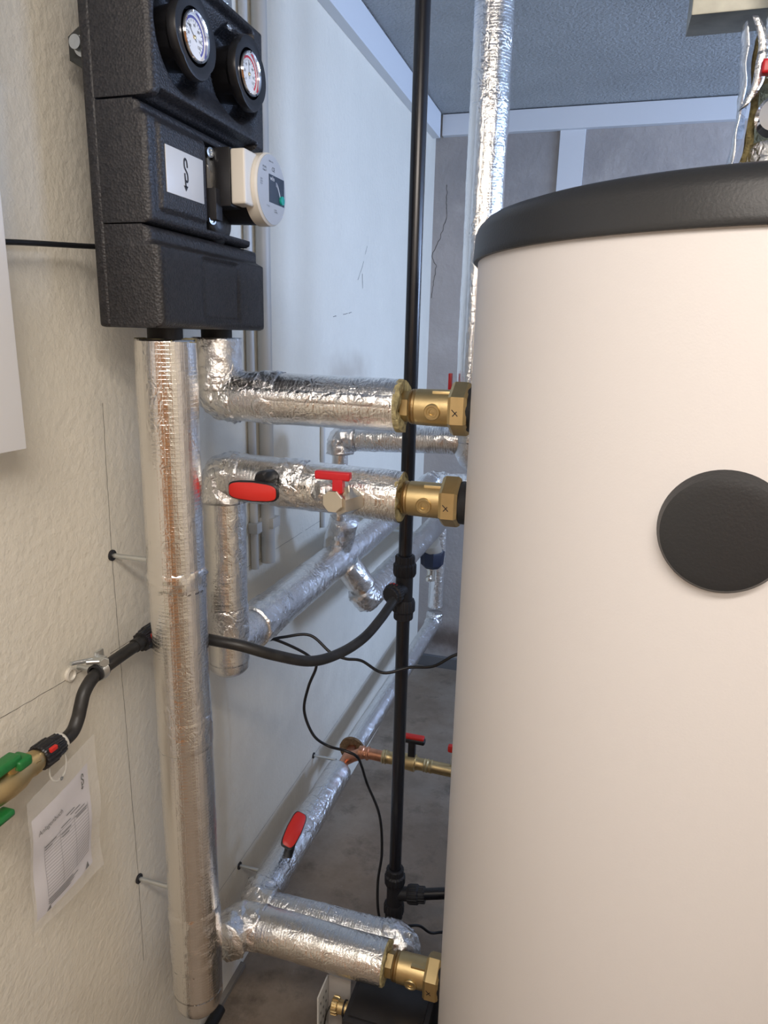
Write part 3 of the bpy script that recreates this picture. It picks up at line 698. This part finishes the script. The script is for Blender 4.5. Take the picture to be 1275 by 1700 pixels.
for (y_, z_, s_, tx_) in ((.965, 1.672, .004, 'IP X4D\nClass F'), (.957, 1.655, .003, '230 V\n50 Hz\n0,5 A'), (.985, 1.683, .003, 'Made in EU'), (1.00, 1.621, .0032, 'p max\n1,0 MPa'), (.975, 1.623, .003, 'T F 110')):
    text_mesh(tx_, s_, (XF, y_, z_), (0, 1, 0), (0, 0, 1), INK, 'face_text', fc)
link('face_tab', box(.188, .198, 1.040, 1.052, 1.618, 1.668, bev=.002), WHITE, p, 30)

# ================================================================== VALVES ON THE MIDDLE PIPE
def paddle(parent, c, u, v, w, L, H, T, mat_top, mat_base, nm='handle'):
    """rounded lozenge handle: u long axis, v short axis, w outward"""
    c, u, v, w = Vector(c), Vector(u).normalized(), Vector(v).normalized(), Vector(w).normalized()
    def outline(sc):
        P = []
        for k in range(48):
            a = 2 * PI * k / 48; ca_, sa_ = math.cos(a), math.sin(a)
            x = math.copysign(abs(ca_) ** .24, ca_) * L / 2; y = math.copysign(abs(sa_) ** .42, sa_) * H / 2 * (1 - .22 * (x / (L / 2)) ** 2)
            P.append((x - math.copysign(sc, x) * min(1, abs(x) / .004), y - math.copysign(sc, y) * min(1, abs(y) / .003)))
        return P
    def slab(levels):
        vs, fs = [], []
        for d, sc in levels:
            for x, y in outline(sc): vs.append(c + u * x + v * y + w * d)
        for i in range(len(levels) - 1):
            for k in range(48): fs.append((i * 48 + k, i * 48 + (k + 1) % 48, (i + 1) * 48 + (k + 1) % 48, (i + 1) * 48 + k))
        fs.append(tuple(reversed(range(48)))); fs.append(tuple((len(levels) - 1) * 48 + k for k in range(48)))
        bm = bmesh.new(); me = mesh(vs, fs); bm.from_mesh(me); return fin(bm)
    h = link(nm, slab([(-T, .002), (-T + .001, .0005), (0, 0), (.0012, .0012)]), mat_base, parent, 50)
    link('handle_inlay', slab([(.0008, .0018), (.0022, .0018), (.003, .0028)]), mat_top, h, 50, label='red inlay of the handle')
    return h
v1 = thing('ball_valve', (.245, .962, 1.222), 'ball valve with long red and black handle, on middle foil pipe near the wall', 'valve')
link('stem', tube([(.212, .975, 1.232), (.208, .925, 1.224)], .0115, 24), BLKP, v1, 60, label='black stem')
link('stem_neck', lathe((.214, .966, 1.2360), (-.1, -1, 0), [(0, .010), (.012, .011), (.030, .012), (.036, .009)], 28), BLKP, v1, 50)
paddle(v1, (.206, .916, 1.2205), (1, 0, 0), (0, .0, 1), (0, -1, -.02), .080, .031, .008, REDP, BLKP)
v2 = thing('drain_valve', (.325, .96, 1.20), 'nickel drain valve with red T handle, right of the long red handle', 'valve')
link('valve_body', hexprism((.345, .957, 1.210), (-.45, -1, -.05), -.012, .026, .0185, .1), NICKEL, v2, 30)
link('drain_cap', hexprism((.3275, .934, 1.213), (-.18, -1, .02), 0, .006, .0175, .2, rot=PI / 8, n=8), NICKEL, v2, 30, label='hexagonal nickel cap')
link('valve_neck', tube([(.338, .950, 1.218), (.338, .944, 1.236)], .0085, 20), NICKEL, v2, 60)
hh = link('handle', box(.298, .352, .930, .943, 1.2440, 1.2565, bev=.003, seg=3), REDM, v2, 40, label='red T handle')
link('handle_stem', box(.3255, .3415, .930, .943, 1.2255, 1.247, bev=.002), REDM, hh, 40)
for k in range(3):
    link('foil_flap', lathe((.318 - .012 * k, .957, 1.224 - .002 * k), (-.6, -1, .2 * k), [(0, .016), (.006, .012), (.004, .002)], 9, rot=k), FOILT, v2, 20)
# small red lever on the back pipe
v3 = thing('bleed_valve', (.392, 1.5, 1.25), 'small red lever valve above the back cross pipe, behind upper brass connector', 'valve')
link('valve_body', lathe((.376, 1.49, 1.345), (1, 0, 0), [(0, .007), (.02, .007), (.024, .011), (.035, .011)], 20), NICKEL, v3, 40)
link('valve_neck', tube([(.392, 1.50, 1.25), (.392, 1.50, 1.345)], .010), NICKEL, v3, 50)
link('handle', box(.377, .3845, 1.477, 1.489, 1.325, 1.375, bev=.002), REDM, v3, 30)

# ================================================================== BLACK VERTICAL PIPE
BX, BY, BR = 0.342, 1.3, 0.0136
t = thing('black_pipe', (BX, BY, 0.06), 'tall straight black plastic pipe running floor to ceiling, left of the tank', 'pipe')
link('pipe_tube', tube([(BX, BY, 0.0), (BX, BY, CZ)], BR, 40), PIPEB, t, 60)
def ribbed(o, ax, prof, n, depth=.0010, ribs=18):
    x, y, d = frame_for(ax); o = Vector(o); vs, fs = [], []
    for s, r in prof:
        for k in range(n):
            a = 2 * PI * k / n; rr = r + depth * (1 if math.cos(ribs * a) > 0 else 0)
            vs.append(o + d * s + (x * math.cos(a) + y * math.sin(a)) * rr)
    for i in range(len(prof) - 1):
        for k in range(n): fs.append((i * n + k, i * n + (k + 1) % n, (i + 1) * n + (k + 1) % n, (i + 1) * n + k))
    fs.append(tuple(reversed(range(n)))); fs.append(tuple((len(prof) - 1) * n + k for k in range(n)))
    bm = bmesh.new(); me = mesh(vs, fs); bm.from_mesh(me); return fin(bm)
NUTP = [(0, .0175), (.002, .019), (.015, .019), (.019, .0225), (.037, .0225), (.043, .020)]
def tee(zc, branch, bl):
    te = link('tee_fitting', lathe((BX, BY, zc - .045), (0, 0, 1), [(0, .0165), (.012, .0175), (.078, .0175), (.09, .0165)], 36), BLKM, t, 50)
    link('compression_nut', ribbed((BX, BY, zc + .068), (0, 0, -1), NUTP, 108), BLKM, te, 30)
    link('compression_nut', ribbed((BX, BY, zc - .068), (0, 0, 1), NUTP, 108), BLKM, te, 30)
    b = Vector(branch).normalized()
    link('branch', tube([Vector((BX, BY, zc)), Vector((BX, BY, zc)) + b * .03], .0155, 28), BLKM, te, 60)
    link('branch_nut', ribbed(Vector((BX, BY, zc)) + b * (.026 + bl), -b, [(a * .62 * bl / .03, r * .92) for a, r in NUTP], 108), BLKM, te, 30)
    return te
te = tee(.955, (-.35, -1, -.1), .024)
link('red_ring', lathe((BX - .012, BY - .030, .955), (-.35, -1, -.1), [(0, .0185), (.004, .0185), (.004, .0175)], 28), REDP, te, 40, label='red marker ring on the branch nut')
tee(.215, (1, .1, .12), .045)
link('side_branch', tube([(BX + .05, BY + .003, .223), (BX + .40, BY + .05, .30)], .0125, 24), PIPEB, t, 60)

# ================================================================== BLACK HOSES
t = thing('black_hose', (.12, .93, .965), 'black rubber hose sagging from the black pipe tee to behind the tall foil pipe', 'hose')
hp = smoothpath([(.036, .91, .976), (.07, .918, .972), (.118, .922, .968), (.170, .930, .962), (.215, .962, .938), (.255, 1.02, .907), (.283, 1.085, .897), (.306, 1.15, .902), (.322, 1.205, .921), (.334, 1.255, .944)], 10)
link('hose_tube', tube(hp, .0092, 24), HOSEB, t, 60)
t = thing('black_hose', (.035, .80, .97), 'S-bent black hose along the left wall, ending at the brass valve', 'hose')
wp = smoothpath([(.036, .90, .9765), (.036, .84, .9765), (.036, .785, .975), (.036, .752, .9715), (.037, .730, .960), (.038, .719, .944), (.038, .711, .928), (.039, .698, .916), (.040, .680, .9135), (.040, .660, .9145)], 10)
link('hose_tube', tube(wp, .0092, 24), HOSEB, t, 60)
link('hose_sleeve', tube([(.036, .872, .977), (.036, .845, .977)], .0105, 24), HOSEB, t, 60)
link('coupling', ribbed((.036, .905, .977), (0, -1, 0), [(0, .013), (.002, .0175), (.028, .0175), (.032, .0150), (.044, .0145)], 96, .0012, 12), BLKP, t, 30, label='ribbed black coupling with red marking')
link('red_marking', box(.049, .0545, .868, .882, .982, .990, bev=.001), REDP, t, 30)
cp = link('coupling', ribbed((.040, .672, .9145), (0, -1, 0), [(0, .0110), (.001, .0135), (.014, .0145), (.016, .0165), (.036, .0165), (.038, .0150)], 96, .0012, 16), BLKP, t, 30, label='ribbed black coupling beside the brass valve')
link('red_marking', box(.050, .0565, .640, .652, .922, .9275, bev=.001), REDP, cp, 30)
# pipe clamp
c = thing('pipe_clamp', (.036, .763, .975), 'zinc pipe clamp with wing screw holding the S-bent hose to the wall', 'clamp')
link('clamp_ring', lathe((.036, .757, .975), (0, 1, 0), [(0, .0122), (0, .0140), (.012, .0140), (.012, .0122)], 36, closed=True), STEEL, c, 40)
link('rubber_lining', lathe((.036, .753, .975), (0, 1, 0), [(0, .0093), (0, .0122), (.020, .0122), (.020, .0093)], 36, closed=True), BLKM, c, 40)
link('clamp_ear', box(.030, .046, .756, .770, .987, .997, bev=.001), STEEL, c, 30)
link('clamp_screw', tube([(.028, .748, .994), (.046, .762, .992)], .0035, 14), STEEL, c, 60)
link('screw_head', hexprism((.046, .762, .992), (.6, -.5, 0), 0, .006, .007), STEEL, c, 30)
link('wing', box(.030, .034, .762, .778, .990, 1.003, bev=.001), STEEL, c, 30)
link('long_bolt', tube([(.030, .770, .990), (.020, .727, 1.000)], .003, 12), STEEL, c, 60)
link('wall_plug', lathe((.0, .745, .972), (1, 0, 0), [(0, .010), (.004, .010), (.005, .0075), (.002, .006)], 24), CREAM, c, 40, label='beige plug ring on the wall')
link('clamp_stud', tube([(.0, .763, .975), (.024, .763, .975)], .004, 12), STEEL, c, 60)
# brass valve with green handle
v = thing('brass_valve', (.040, .60, .912), 'brass valve with green lever handle, cut by the left edge', 'valve')
AX = (0, -1, 0)
link('valve_body', lathe((.040, .642, .9145), AX, [(0, .0125), (.010, .0125), (.010, .0138), (.016, .0150), (.022, .0160), (.030, .0150), (.045, .0195), (.062, .0205), (.080, .0195), (.100, .015), (.130, .015)], 40), BRASS, v, 50)
link('valve_hex', hexprism((.040, .626, .9145), AX, 0, .010, .0165), BRASS, v, 30)
link('valve_neck', tube([(.045, .585, .925), (.052, .585, .946)], .008, 16), BRASS, v, 60)
g = link('handle', box(.040, .060, .545, .592, .9400, .9520, bev=.004, seg=3), GREEN, v, 40, label='green lever handle')
link('handle_lobe', box(.040, .064, .582, .604, .932, .946, bev=.005, seg=3), GREEN, g, 40)
link('lower_wing', box(.040, .060, .540, .574, .880, .890, bev=.005, seg=3), GREEN, v, 40, label='green wing below the valve body')
# zip tie and laminated sheet
z = thing('cable_tie', (.040, .665, .90), 'translucent cable tie looped under the hose coupling, carrying the logbook sheet', 'cable tie')
TIE = simple('tie_nylon', (0.50, 0.48, 0.43), 0.35); 
ring = [Vector((.040 + .0125 * math.cos(a), .6735, .9145 + .0125 * math.sin(a))) for a in [2 * PI * k / 30 for k in range(31)]]
link('tie_loop', tube(ring, .0022, 8), TIE, z, 60)
lp_ = smoothpath([(.042, .650, .898), (.045, .645, .886), (.048, .647, .876), (.050, .655, .872), (.051, .665, .878), (.050, .670, .892), (.046, .672, .902)], 6)
link('hanging_loop', tube(lp_, .0013, 8), TIE, z, 60)

def clear_mat():
    m, n, l, b = nt('clear_laminate')
    b.inputs['Base Color'].default_value = (0.93, 0.92, 0.90, 1); b.inputs['Roughness'].default_value = 0.08
    tr = n.new('ShaderNodeBsdfTransparent'); mx = n.new('ShaderNodeMixShader'); mx.inputs[0].default_value = 0.22
    l.new(tr.outputs[0], mx.inputs[1]); l.new(b.outputs[0], mx.inputs[2]); l.new(mx.outputs[0], n['Material Output'].inputs[0])
    return m
LAM = clear_mat()
sh = thing('logbook_sheet', (.05, .655, .78), 'laminated white Anlagenbuch form sheet hanging by a tie on the left wall', 'paper')
# sheet frame: origin at paper top left, U along paper width, V upwards
O = Vector((.052, .601, .849)); U = Vector((.0, .104, .018)); V = Vector((0, .012, .150))  # paper spans U and -V
def sp(u, v, lift=0.0):
    """u,v in 0..1 on the paper, v downwards; the sheet bows gently"""
    bow = 0.003 * math.sin(PI * min(1, max(0, u))) * (0.3 + v) + 0.002 * math.sin(v * 5.5) * u + .0015 * math.sin(v * 9 + u * 3) - .006 * v * (1 - u)
    q = O + U * u - Vector((0, -.000, .150 + .010 * u)) * v + Vector((0, -.004 * v, 0))
    return Vector((q.x + bow + lift, q.y, q.z))
def sheet_mesh(u0, u1, v0, v1, nu, nv, lift, hole=None):
    vs = [sp(u0 + (u1 - u0) * i / nu, v0 + (v1 - v0) * j / nv, lift) for j in range(nv + 1) for i in range(nu + 1)]; fs = []
    for j in range(nv):
        for i in range(nu): fs.append((j * (nu + 1) + i, j * (nu + 1) + i + 1, (j + 1) * (nu + 1) + i + 1, (j + 1) * (nu + 1) + i))
    return mesh(vs, fs)
pp = link('paper', sheet_mesh(0, 1, 0, 1, 12, 16, 0.0), simple('paper_white', (0.66, 0.64, 0.68), 0.6), sh, 180)
link('laminate', sheet_mesh(-.06, 1.16, -.20, 1.10, 14, 18, .0016), LAM, sh, 180, label='clear laminate pouch with rounded top corners')
def pline(u0, v0, u1, v1, w=.0006, n=8):
    vs, fs = [], []
    a = sp(u0, v0); b = sp(u1, v1); dd = (b - a).normalized(); nn = Vector((0, -dd.z, dd.y)) * w / 2
    for i in range(n + 1):
        q = sp(u0 + (u1 - u0) * i / n, v0 + (v1 - v0) * i / n, .0009); vs += [q + nn, q - nn]
    for i in range(n): fs.append((2 * i, 2 * i + 1, 2 * i + 3, 2 * i + 2))
    return vs, fs
L = []
for k in range(17):
    v = .36 + k * .0300
    L.append(pline(.17, v, .93, v, .0006))
for u in (.17, .43, .68, .93): L.append(pline(u, .34, u, .85, .0005))
for v, a_, b_ in ((.30, .62, .80), (.27, .55, .70), (.335, .45, .62), (.335, .70, .88), (.37, .70, .92), (.385, .72, .9), (.40, .45, .62), (.43, .46, .58), (.37, .18, .37), (.395, .18, .30), (.88, .17, .6), (.90, .17, .7), (.92, .17, .62), (.94, .2, .55)):
    L.append(pline(a_, v, b_, v, .0016, 6))
link('printed_lines', joinvf(L), simple('print_grey', (.10, .10, .12), .6), pp)
tx = text_mesh('Anlagenbuch', .0105, (0, 0, 0), (1, 0, 0), (0, 1, 0), INK, 'printed_title', pp)
for vv in tx.data.vertices:
    uu = .08 + vv.co.x / .132; v2_ = .20 - vv.co.y / .15; vv.co = sp(uu, v2_, .0009)
sy = symbol(pp, (0, 0, 0), (1, 0, 0), (0, 1, 0), .011)
for vv in sy.data.vertices: vv.co = sp(.87 + vv.co.x / .106, .12 - vv.co.y / .15, .0009)
link('printed_triangle', mesh([sp(.84, .985, .001), sp(.90, .93, .001), sp(.92, .985, .001)], [(0, 1, 2)]), INK, pp)
link('printed_triangle', mesh([sp(.14, .985, .001), sp(.20, .94, .001), sp(.21, .985, .001)], [(0, 1, 2)]), INK, pp)
link('eyelet', lathe(sp(.50, -.12, .002), (1, 0, 0), [(0, .0012), (0, .0026), (.001, .0026), (.001, .0012)], 16, closed=True), STEEL, sh, 40)

# ================================================================== WALL CABINET (left edge) and its cable
c = thing('white_cabinet', (.0, .55, 1.31), 'white flat metal cabinet on the wall, cut by the left edge', 'cabinet')
link('door', box(.044, .050, .36, .657, 1.311, 1.90, bev=.0015), WHITE, c, 30)
link('body', box(.0, .0435, .365, .652, 1.316, 1.895, bev=.001), WHITE, c, 30)
tag(link('power_cable', tube(smoothpath([(.03, .655, 1.540), (.034, .668, 1.5395), (.033, .70, 1.5425), (.032, .76, 1.5475), (.036, .80, 1.5505), (.050, .835, 1.553)], 8), .0033, 12), CABLE, None, 60), 'short black cable from white cabinet to pump station', 'cable')

# ================================================================== WALL STUDS
def stud(y, z, L_, label, tilt=0.0):
    s = thing('wall_stud', (0, y, z), label, 'bolt', 'threaded studs in the left wall')
    link('rod', tube([(0, y, z), (L_, y, z + tilt)], .0036, 16), STEEL, s, 60)
    link('thread_end', tube([(L_ * .45, y, z + tilt * .45), (L_, y, z + tilt)], .0040, 16), STEEL, s, 60)
    link('wall_plug', lathe((0, y, z), (1, 0, 0), [(0, .0085), (.0025, .0085), (.003, .004)], 14), BLKM, s, 40)
stud(.853, 1.117, .075, 'upper zinc stud from wall to the tall foil pipe')
stud(.860, .531, .075, 'lower zinc stud from wall to the tall foil pipe')
stud(1.206, .273, .066, 'thin stud near the corner elbow of the floor run')
stud(1.646, .283, .070, 'thin stud beside the bare copper tee low on wall')
stud(2.363, .764, .10, 'far zinc stud between the two wall runs, behind black pipe')

# ================================================================== CONDUITS
def conduit(y, r, z0, z1, label, x=None):
    x = x or r
    s = thing('conduit', (x, y, z0), label, 'conduit')
    link('conduit_tube', tube([(x, y, z0), (x, y, z1)], r, 24), PVC, s, 60)
    return s
s1 = conduit(1.352, .0150, .955, CZ - .09, 'thicker grey plastic conduit rising behind the pump station')
s2 = conduit(1.300, .0085, .955, CZ - .09, 'thinner grey conduit just left of the thick one')
link('clip', box(0, .034, 1.340, 1.376, 1.035, 1.058, bev=.002), PVC, s1, 30)
link('clip', box(0, .022, 1.288, 1.312, 1.035, 1.058, bev=.002), PVC, s2, 30)
s3 = conduit(1.70, .0060, .945, 1.25, 'thin grey conduit on the wall below the back cross pipe', .006)

# ================================================================== COPPER BRANCH WITH VALVE
t = thing('copper_branch', (.12, 1.65, .325), 'copper and brass pipe branch running from the floor run to the tank', 'pipe')
CY, CZZ = 1.655, .318
link('copper_tee', tube([(.094, CY, .283), (.118, CY, .300), (.150, CY, CZZ)], .0155, 28), COPPER, t, 60)
def lat(s0, prof, mat, nm, lb=None): return link(nm, lathe((s0, CY, CZZ), (1, 0, -.02), prof, 32), mat, t, 40, lb)
lat(.135, [(0, .0165), (.008, .0165), (.010, .0185), (.014, .0185), (.016, .0165), (.022, .0165), (.024, .0190), (.028, .0190), (.030, .0165)], COPPER, 'press_fitting')
lat(.165, [(0, .0155), (.038, .0155)], COPPER, 'copper_tube')
vb = lat(.203, [(0, .0175), (.004, .0195), (.008, .0175), (.011, .0195), (.015, .0170), (.035, .0165), (.045, .021), (.075, .022), (.088, .0235), (.094, .0235), (.096, .019), (.104, .0165), (.118, .0165), (.120, .0185), (.124, .0165), (.128, .019), (.132, .0165), (.140, .0185), (.144, .0165), (1.05, .0165)], BRASS, 'valve_body', 'brass ball valve body')
link('handle_stem', box(.276, .296, CY - .008, CY + .008, .334, .382, bev=.003), BLKP, vb, 40)
link('handle_grip', box(.250, .322, CY - .010, CY + .010, .378, .392, bev=.005, seg=3), BLKP, vb, 40)
link('handle_inlay', box(.253, .319, CY - .009, CY + .009, .390, .400, bev=.004, seg=3), REDP, vb, 40, label='red inlay of the handle')
link('second_lever', box(.385, .41, CY - .008, CY + .008, .372, .392, bev=.005), REDP, t, 40, label='red lever end half hidden by the tank')
link('lever_stem', tube([(.398, CY, .333), (.398, CY, .378)], .004, 12), STEEL, t, 50)
# handle on the floor run
v = thing('ball_valve', (.095, 1.20, .31), 'tilted red paddle handle valve on the foil floor run', 'valve')
link('stem', tube([(.106, 1.236, .300), (.126, 1.230, .378)], .011, 20), BLKP, v, 60)
w_ = Vector((.42, -.40, .80)).normalized(); u_ = Vector((.08, .88, .42)); u_ = (u_ - w_ * u_.dot(w_)).normalized()
paddle(v, (.128, 1.226, .385), u_, w_.cross(u_), w_, .082, .036, .010, REDP, BLKP)
link('torn_foil', lathe((.104, 1.222, .302), (.3, 0, 1), [(0, .018), (.006, .014), (.004, .008)], 9, closed=True), FOILT, v, 30)

# ================================================================== BLACK CABLES
tag(link('sensor_cable', tube(smoothpath([(.10, 1.10, .885), (.092, 1.17, .855), (.112, 1.22, .845), (.157, 1.25, .843), (.202, 1.25, .812), (.235, 1.25, .803), (.270, 1.25, .804), (.321, 1.235, .793), (.371, 1.25, .806), (.420, 1.25, .817), (.464, 1.25, .849), (.52, 1.28, .86)], 8), .0031, 12), CABLE, None, 60),
    'thin black cable sagging from the wall run to the tank, passing the black pipe', 'cable')
tag(link('sensor_cable', tube(smoothpath([(.10, 1.11, .883), (.095, 1.19, .852), (.125, 1.22, .828), (.157, 1.24, .802), (.171, 1.25, .777), (.153, 1.25, .725), (.143, 1.25, .667), (.164, 1.25, .613), (.190, 1.27, .580), (.232, 1.26, .583), (.256, 1.27, .568), (.258, 1.30, .525), (.262, 1.33, .462), (.293, 1.33, .387), (.304, 1.32, .299), (.302, 1.30, .232), (.312, 1.28, .165), (.335, 1.275, .142), (.381, 1.28, .155), (.404, 1.30, .143), (.427, 1.32, .112), (.460, 1.34, .105), (.54, 1.36, .10)], 8), .0031, 12), CABLE, None, 60),
    'thin black cable hanging in a long loop down to the floor beside black pipe', 'cable')
tag(link('floor_hose', tube([(.016, -.6, .016), (.016, 1.075, .016)], .0125, 16), simple('black_floor_hose', (.006, .006, .007), .6), None, 60), 'black hose lying on the floor along the left wall', 'hose')

# ================================================================== FAR VALVE ON THE DROP PIPE
v = thing('strainer_valve', (.115, 2.56, .50), 'beige capped valve in a dark blue clamp shell, on the far drop pipe', 'valve')
link('cap', lathe((.128, 2.56, .635), (-.05, -.62, .78), [(0, .034), (.062, .034), (.070, .032), (.072, .028)], 36), simple('cap_beige', (.42, .37, .30), .4, .15), v, 40, label='beige cylindrical cap')
link('dark_shell', lathe((.125, 2.555, .575), (0, 0, 1), [(0, .030), (.014, .044), (.062, .048), (.068, .046), (.068, .03)], 8, rot=.3), simple('shell_blue', (.010, .014, .035), .5), v, 30, label='dark blue plastic shell')
link('neck', lathe((.122, 2.555, .582), (0, 0, -1), [(0, .022), (.012, .024), (.016, .017), (.035, .016), (.06, .017)], 28), NICKEL, v, 40)
bmq = bmesh.new(); bmesh.ops.create_uvsphere(bmq, u_segments=20, v_segments=12, radius=.014)
for q in bmq.verts: q.co += Vector((.120, 2.532, .535))
link('drain_ball', fin(bmq), NICKEL, v, 180)

# ================================================================== BLACK BLOCK LOW BEHIND THE BOTTOM PIPE
t = thing('pump_crate', (.42, 1.0, .0), 'black boxy pump housing on the floor below the lowest brass connector', 'housing')
link('shell', box(.349, .50, .925, 1.07, .0, .278, bev=.008, seg=2), BLKM, t, 40)
link('shell_lid', box(.359, .49, .935, 1.06, .278, .282, bev=.002), BLKP, t, 40)
b = thing('drain_plug', (.335, .962, .26), 'small brass screw cap with black strap, beside the black housing', 'cap')
link('stub', tube([(.350, .962, .2605), (.320, .962, .2605)], .0118, 28), BRASS, b, 60)
link('cap', ribbed((.332, .962, .2605), (-1, 0, 0), [(0, .0130), (.002, .0145), (.011, .0145), (.0125, .012)], 112, .0013, 12), BRASS, b, 30)
link('strap_ring', lathe((.342, .962, .2605), (1, 0, 0), [(0, .0122), (0, .0140), (.003, .0140), (.003, .0122)], 28, closed=True), CABLE, b, 40)
link('strap', tube(smoothpath([(.344, .949, .262), (.344, .947, .23), (.332, .945, .17), (.316, .944, .165), (.309, .946, .20), (.311, .952, .245), (.318, .962, .2605)], 6), .0016, 8), CABLE, b, 60, label='black strap')
s = thing('plastic_bracket', (.30, .98, .0), 'pale grey perforated plastic bracket left of the black housing', 'bracket')
link('plate', box(.2945, .2975, .949, 1.0, .0, .281, bev=.001), PVC, s, 30)
hs = []
for k in range(7):
    for q in range(3): hs.append(([(.2977, .960 + q * .013 - .002, .125 + k * .022 - .003), (.2977, .960 + q * .013 + .002, .125 + k * .022 - .003), (.2977, .960 + q * .013 + .002, .125 + k * .022 + .003), (.2977, .960 + q * .013 - .002, .125 + k * .022 + .003)], [(0, 1, 2, 3)]))
link('slots', joinvf(hs), BLKM, s)
link('plate_wing', box(.298, .342, .998, 1.001, .0, .283, bev=.001), simple('plate_dull', (.36, .34, .32), .6), s, 30)

# ================================================================== GALVANISED TRAY AND PEELED RISER ABOVE THE TANK
t = thing('cable_tray', (.75, 1.08, 1.85), 'galvanised sheet metal duct hanging above the tank, top right', 'duct')
link('duct_body', box(.750, 1.50, 1.082, 1.152, 1.851, 1.925, bev=.002), GALV, t, 30)
for x in (.85, 1.35): link('hanger_rod', tube([(x, 1.117, 1.92), (x, 1.117, CZ)], .004, 12), STEEL, t, 60)
t = thing('insulated_pipe', (.862, 1.0, 1.60), 'foil pipe on the tank top with torn open insulation, top right', 'pipe')
foil_straight(t, (.862, 1.0, 1.598), (.862, 1.0, 1.675), .040, .0035, FOILT)
foil_straight(t, (.862, 1.0, 1.74), (.862, 1.0, CZ), .036, .0025)
link('bare_pipe', tube([(.862, 1.0, 1.65), (.862, 1.0, 1.76)], .014, 24), STEEL, t, 60)
def flap(pts, zt, w0, mat, nm, th=.004):
    """curled sheet: pts = list of (x,y) at bottom..., extruded upward with wobble"""
    vs, fs = [], []; nz = 24
    for j in range(nz + 1):
        f = j / nz
        for i, (x0, y0, z0, x1, y1, z1) in enumerate(pts):
            q = Vector((x0, y0, z0)).lerp(Vector((x1, y1, z1)), f); q += Vector((.004 * noise.noise(q * 40), .004 * noise.noise(q * 33 + Vector((5, 0, 0))), 0)) + Vector((0.010 * math.sin(f * PI), 0, 0))
            vs.append(q)
    m = len(pts)
    for j in range(nz):
        for i in range(m - 1): fs.append((j * m + i, j * m + i + 1, (j + 1) * m + i + 1, (j + 1) * m + i))
    o = link(nm, mesh(vs, fs), mat, t, 180); md = o.modifiers.new('s', 'SOLIDIFY'); md.thickness = th
    return o
flap([(.812, .990, 1.600, .822, .985, 1.790), (.815, 1.01, 1.600, .824, 1.005, 1.79), (.822, 1.04, 1.600, .832, 1.04, 1.785), (.84, 1.05, 1.600, .85, 1.045, 1.785)], 0, 0, simple('khaki_wool', (0.17, 0.14, 0.06), .95, bump=.004, bscale=200, var=.4, vscale=80), 'torn_wool', .008)
flap([(.797, .972, 1.601, .803, .965, 1.797), (.795, .990, 1.600, .800, .985, 1.797), (.796, 1.015, 1.600, .804, 1.015, 1.79), (.806, 1.04, 1.600, .816, 1.04, 1.79)], 0, 0, FOILW, 'torn_foil', .0012)
flap([(.806, .960, 1.705, .806, .958, 1.799), (.813, .958, 1.71, .812, .957, 1.798), (.820, .960, 1.72, .818, .958, 1.790)], 0, 0, FOILW, 'torn_foil', .0008)
flap([(.815, .968, 1.60, .812, .975, 1.655), (.826, .962, 1.60, .822, .968, 1.65)], 0, 0, FOILT, 'torn_foil', .0008)
v = thing('ball_valve', (.862, .98, 1.70), 'red lever valve on the torn foil pipe above the tank', 'valve')
link('valve_body', lathe((.852, .985, 1.700), (-.3, -1, 0), [(-.02, .020), (.0, .024), (.018, .024), (.022, .018), (.028, .018)], 32), CHROME, v, 40)
link('valve_neck', tube([(.862, .96, 1.70), (.862, .95, 1.742)], .009, 18), STEEL, v, 60)
link('lever', box(.818, .93, .930, .944, 1.733, 1.7475, bev=.003, seg=3), REDM, v, 40, label='red lever handle')
# ceiling lamp behind the photographer
l_ = thing('ceiling_lamp', (.80, -.25, CZ), 'long ceiling lamp behind the photographer, out of frame', 'lamp')
link('lamp_body', box(.33, 1.27, -.33, -.17, CZ - .06, CZ - .002, bev=.006), WHITE, l_, 30)
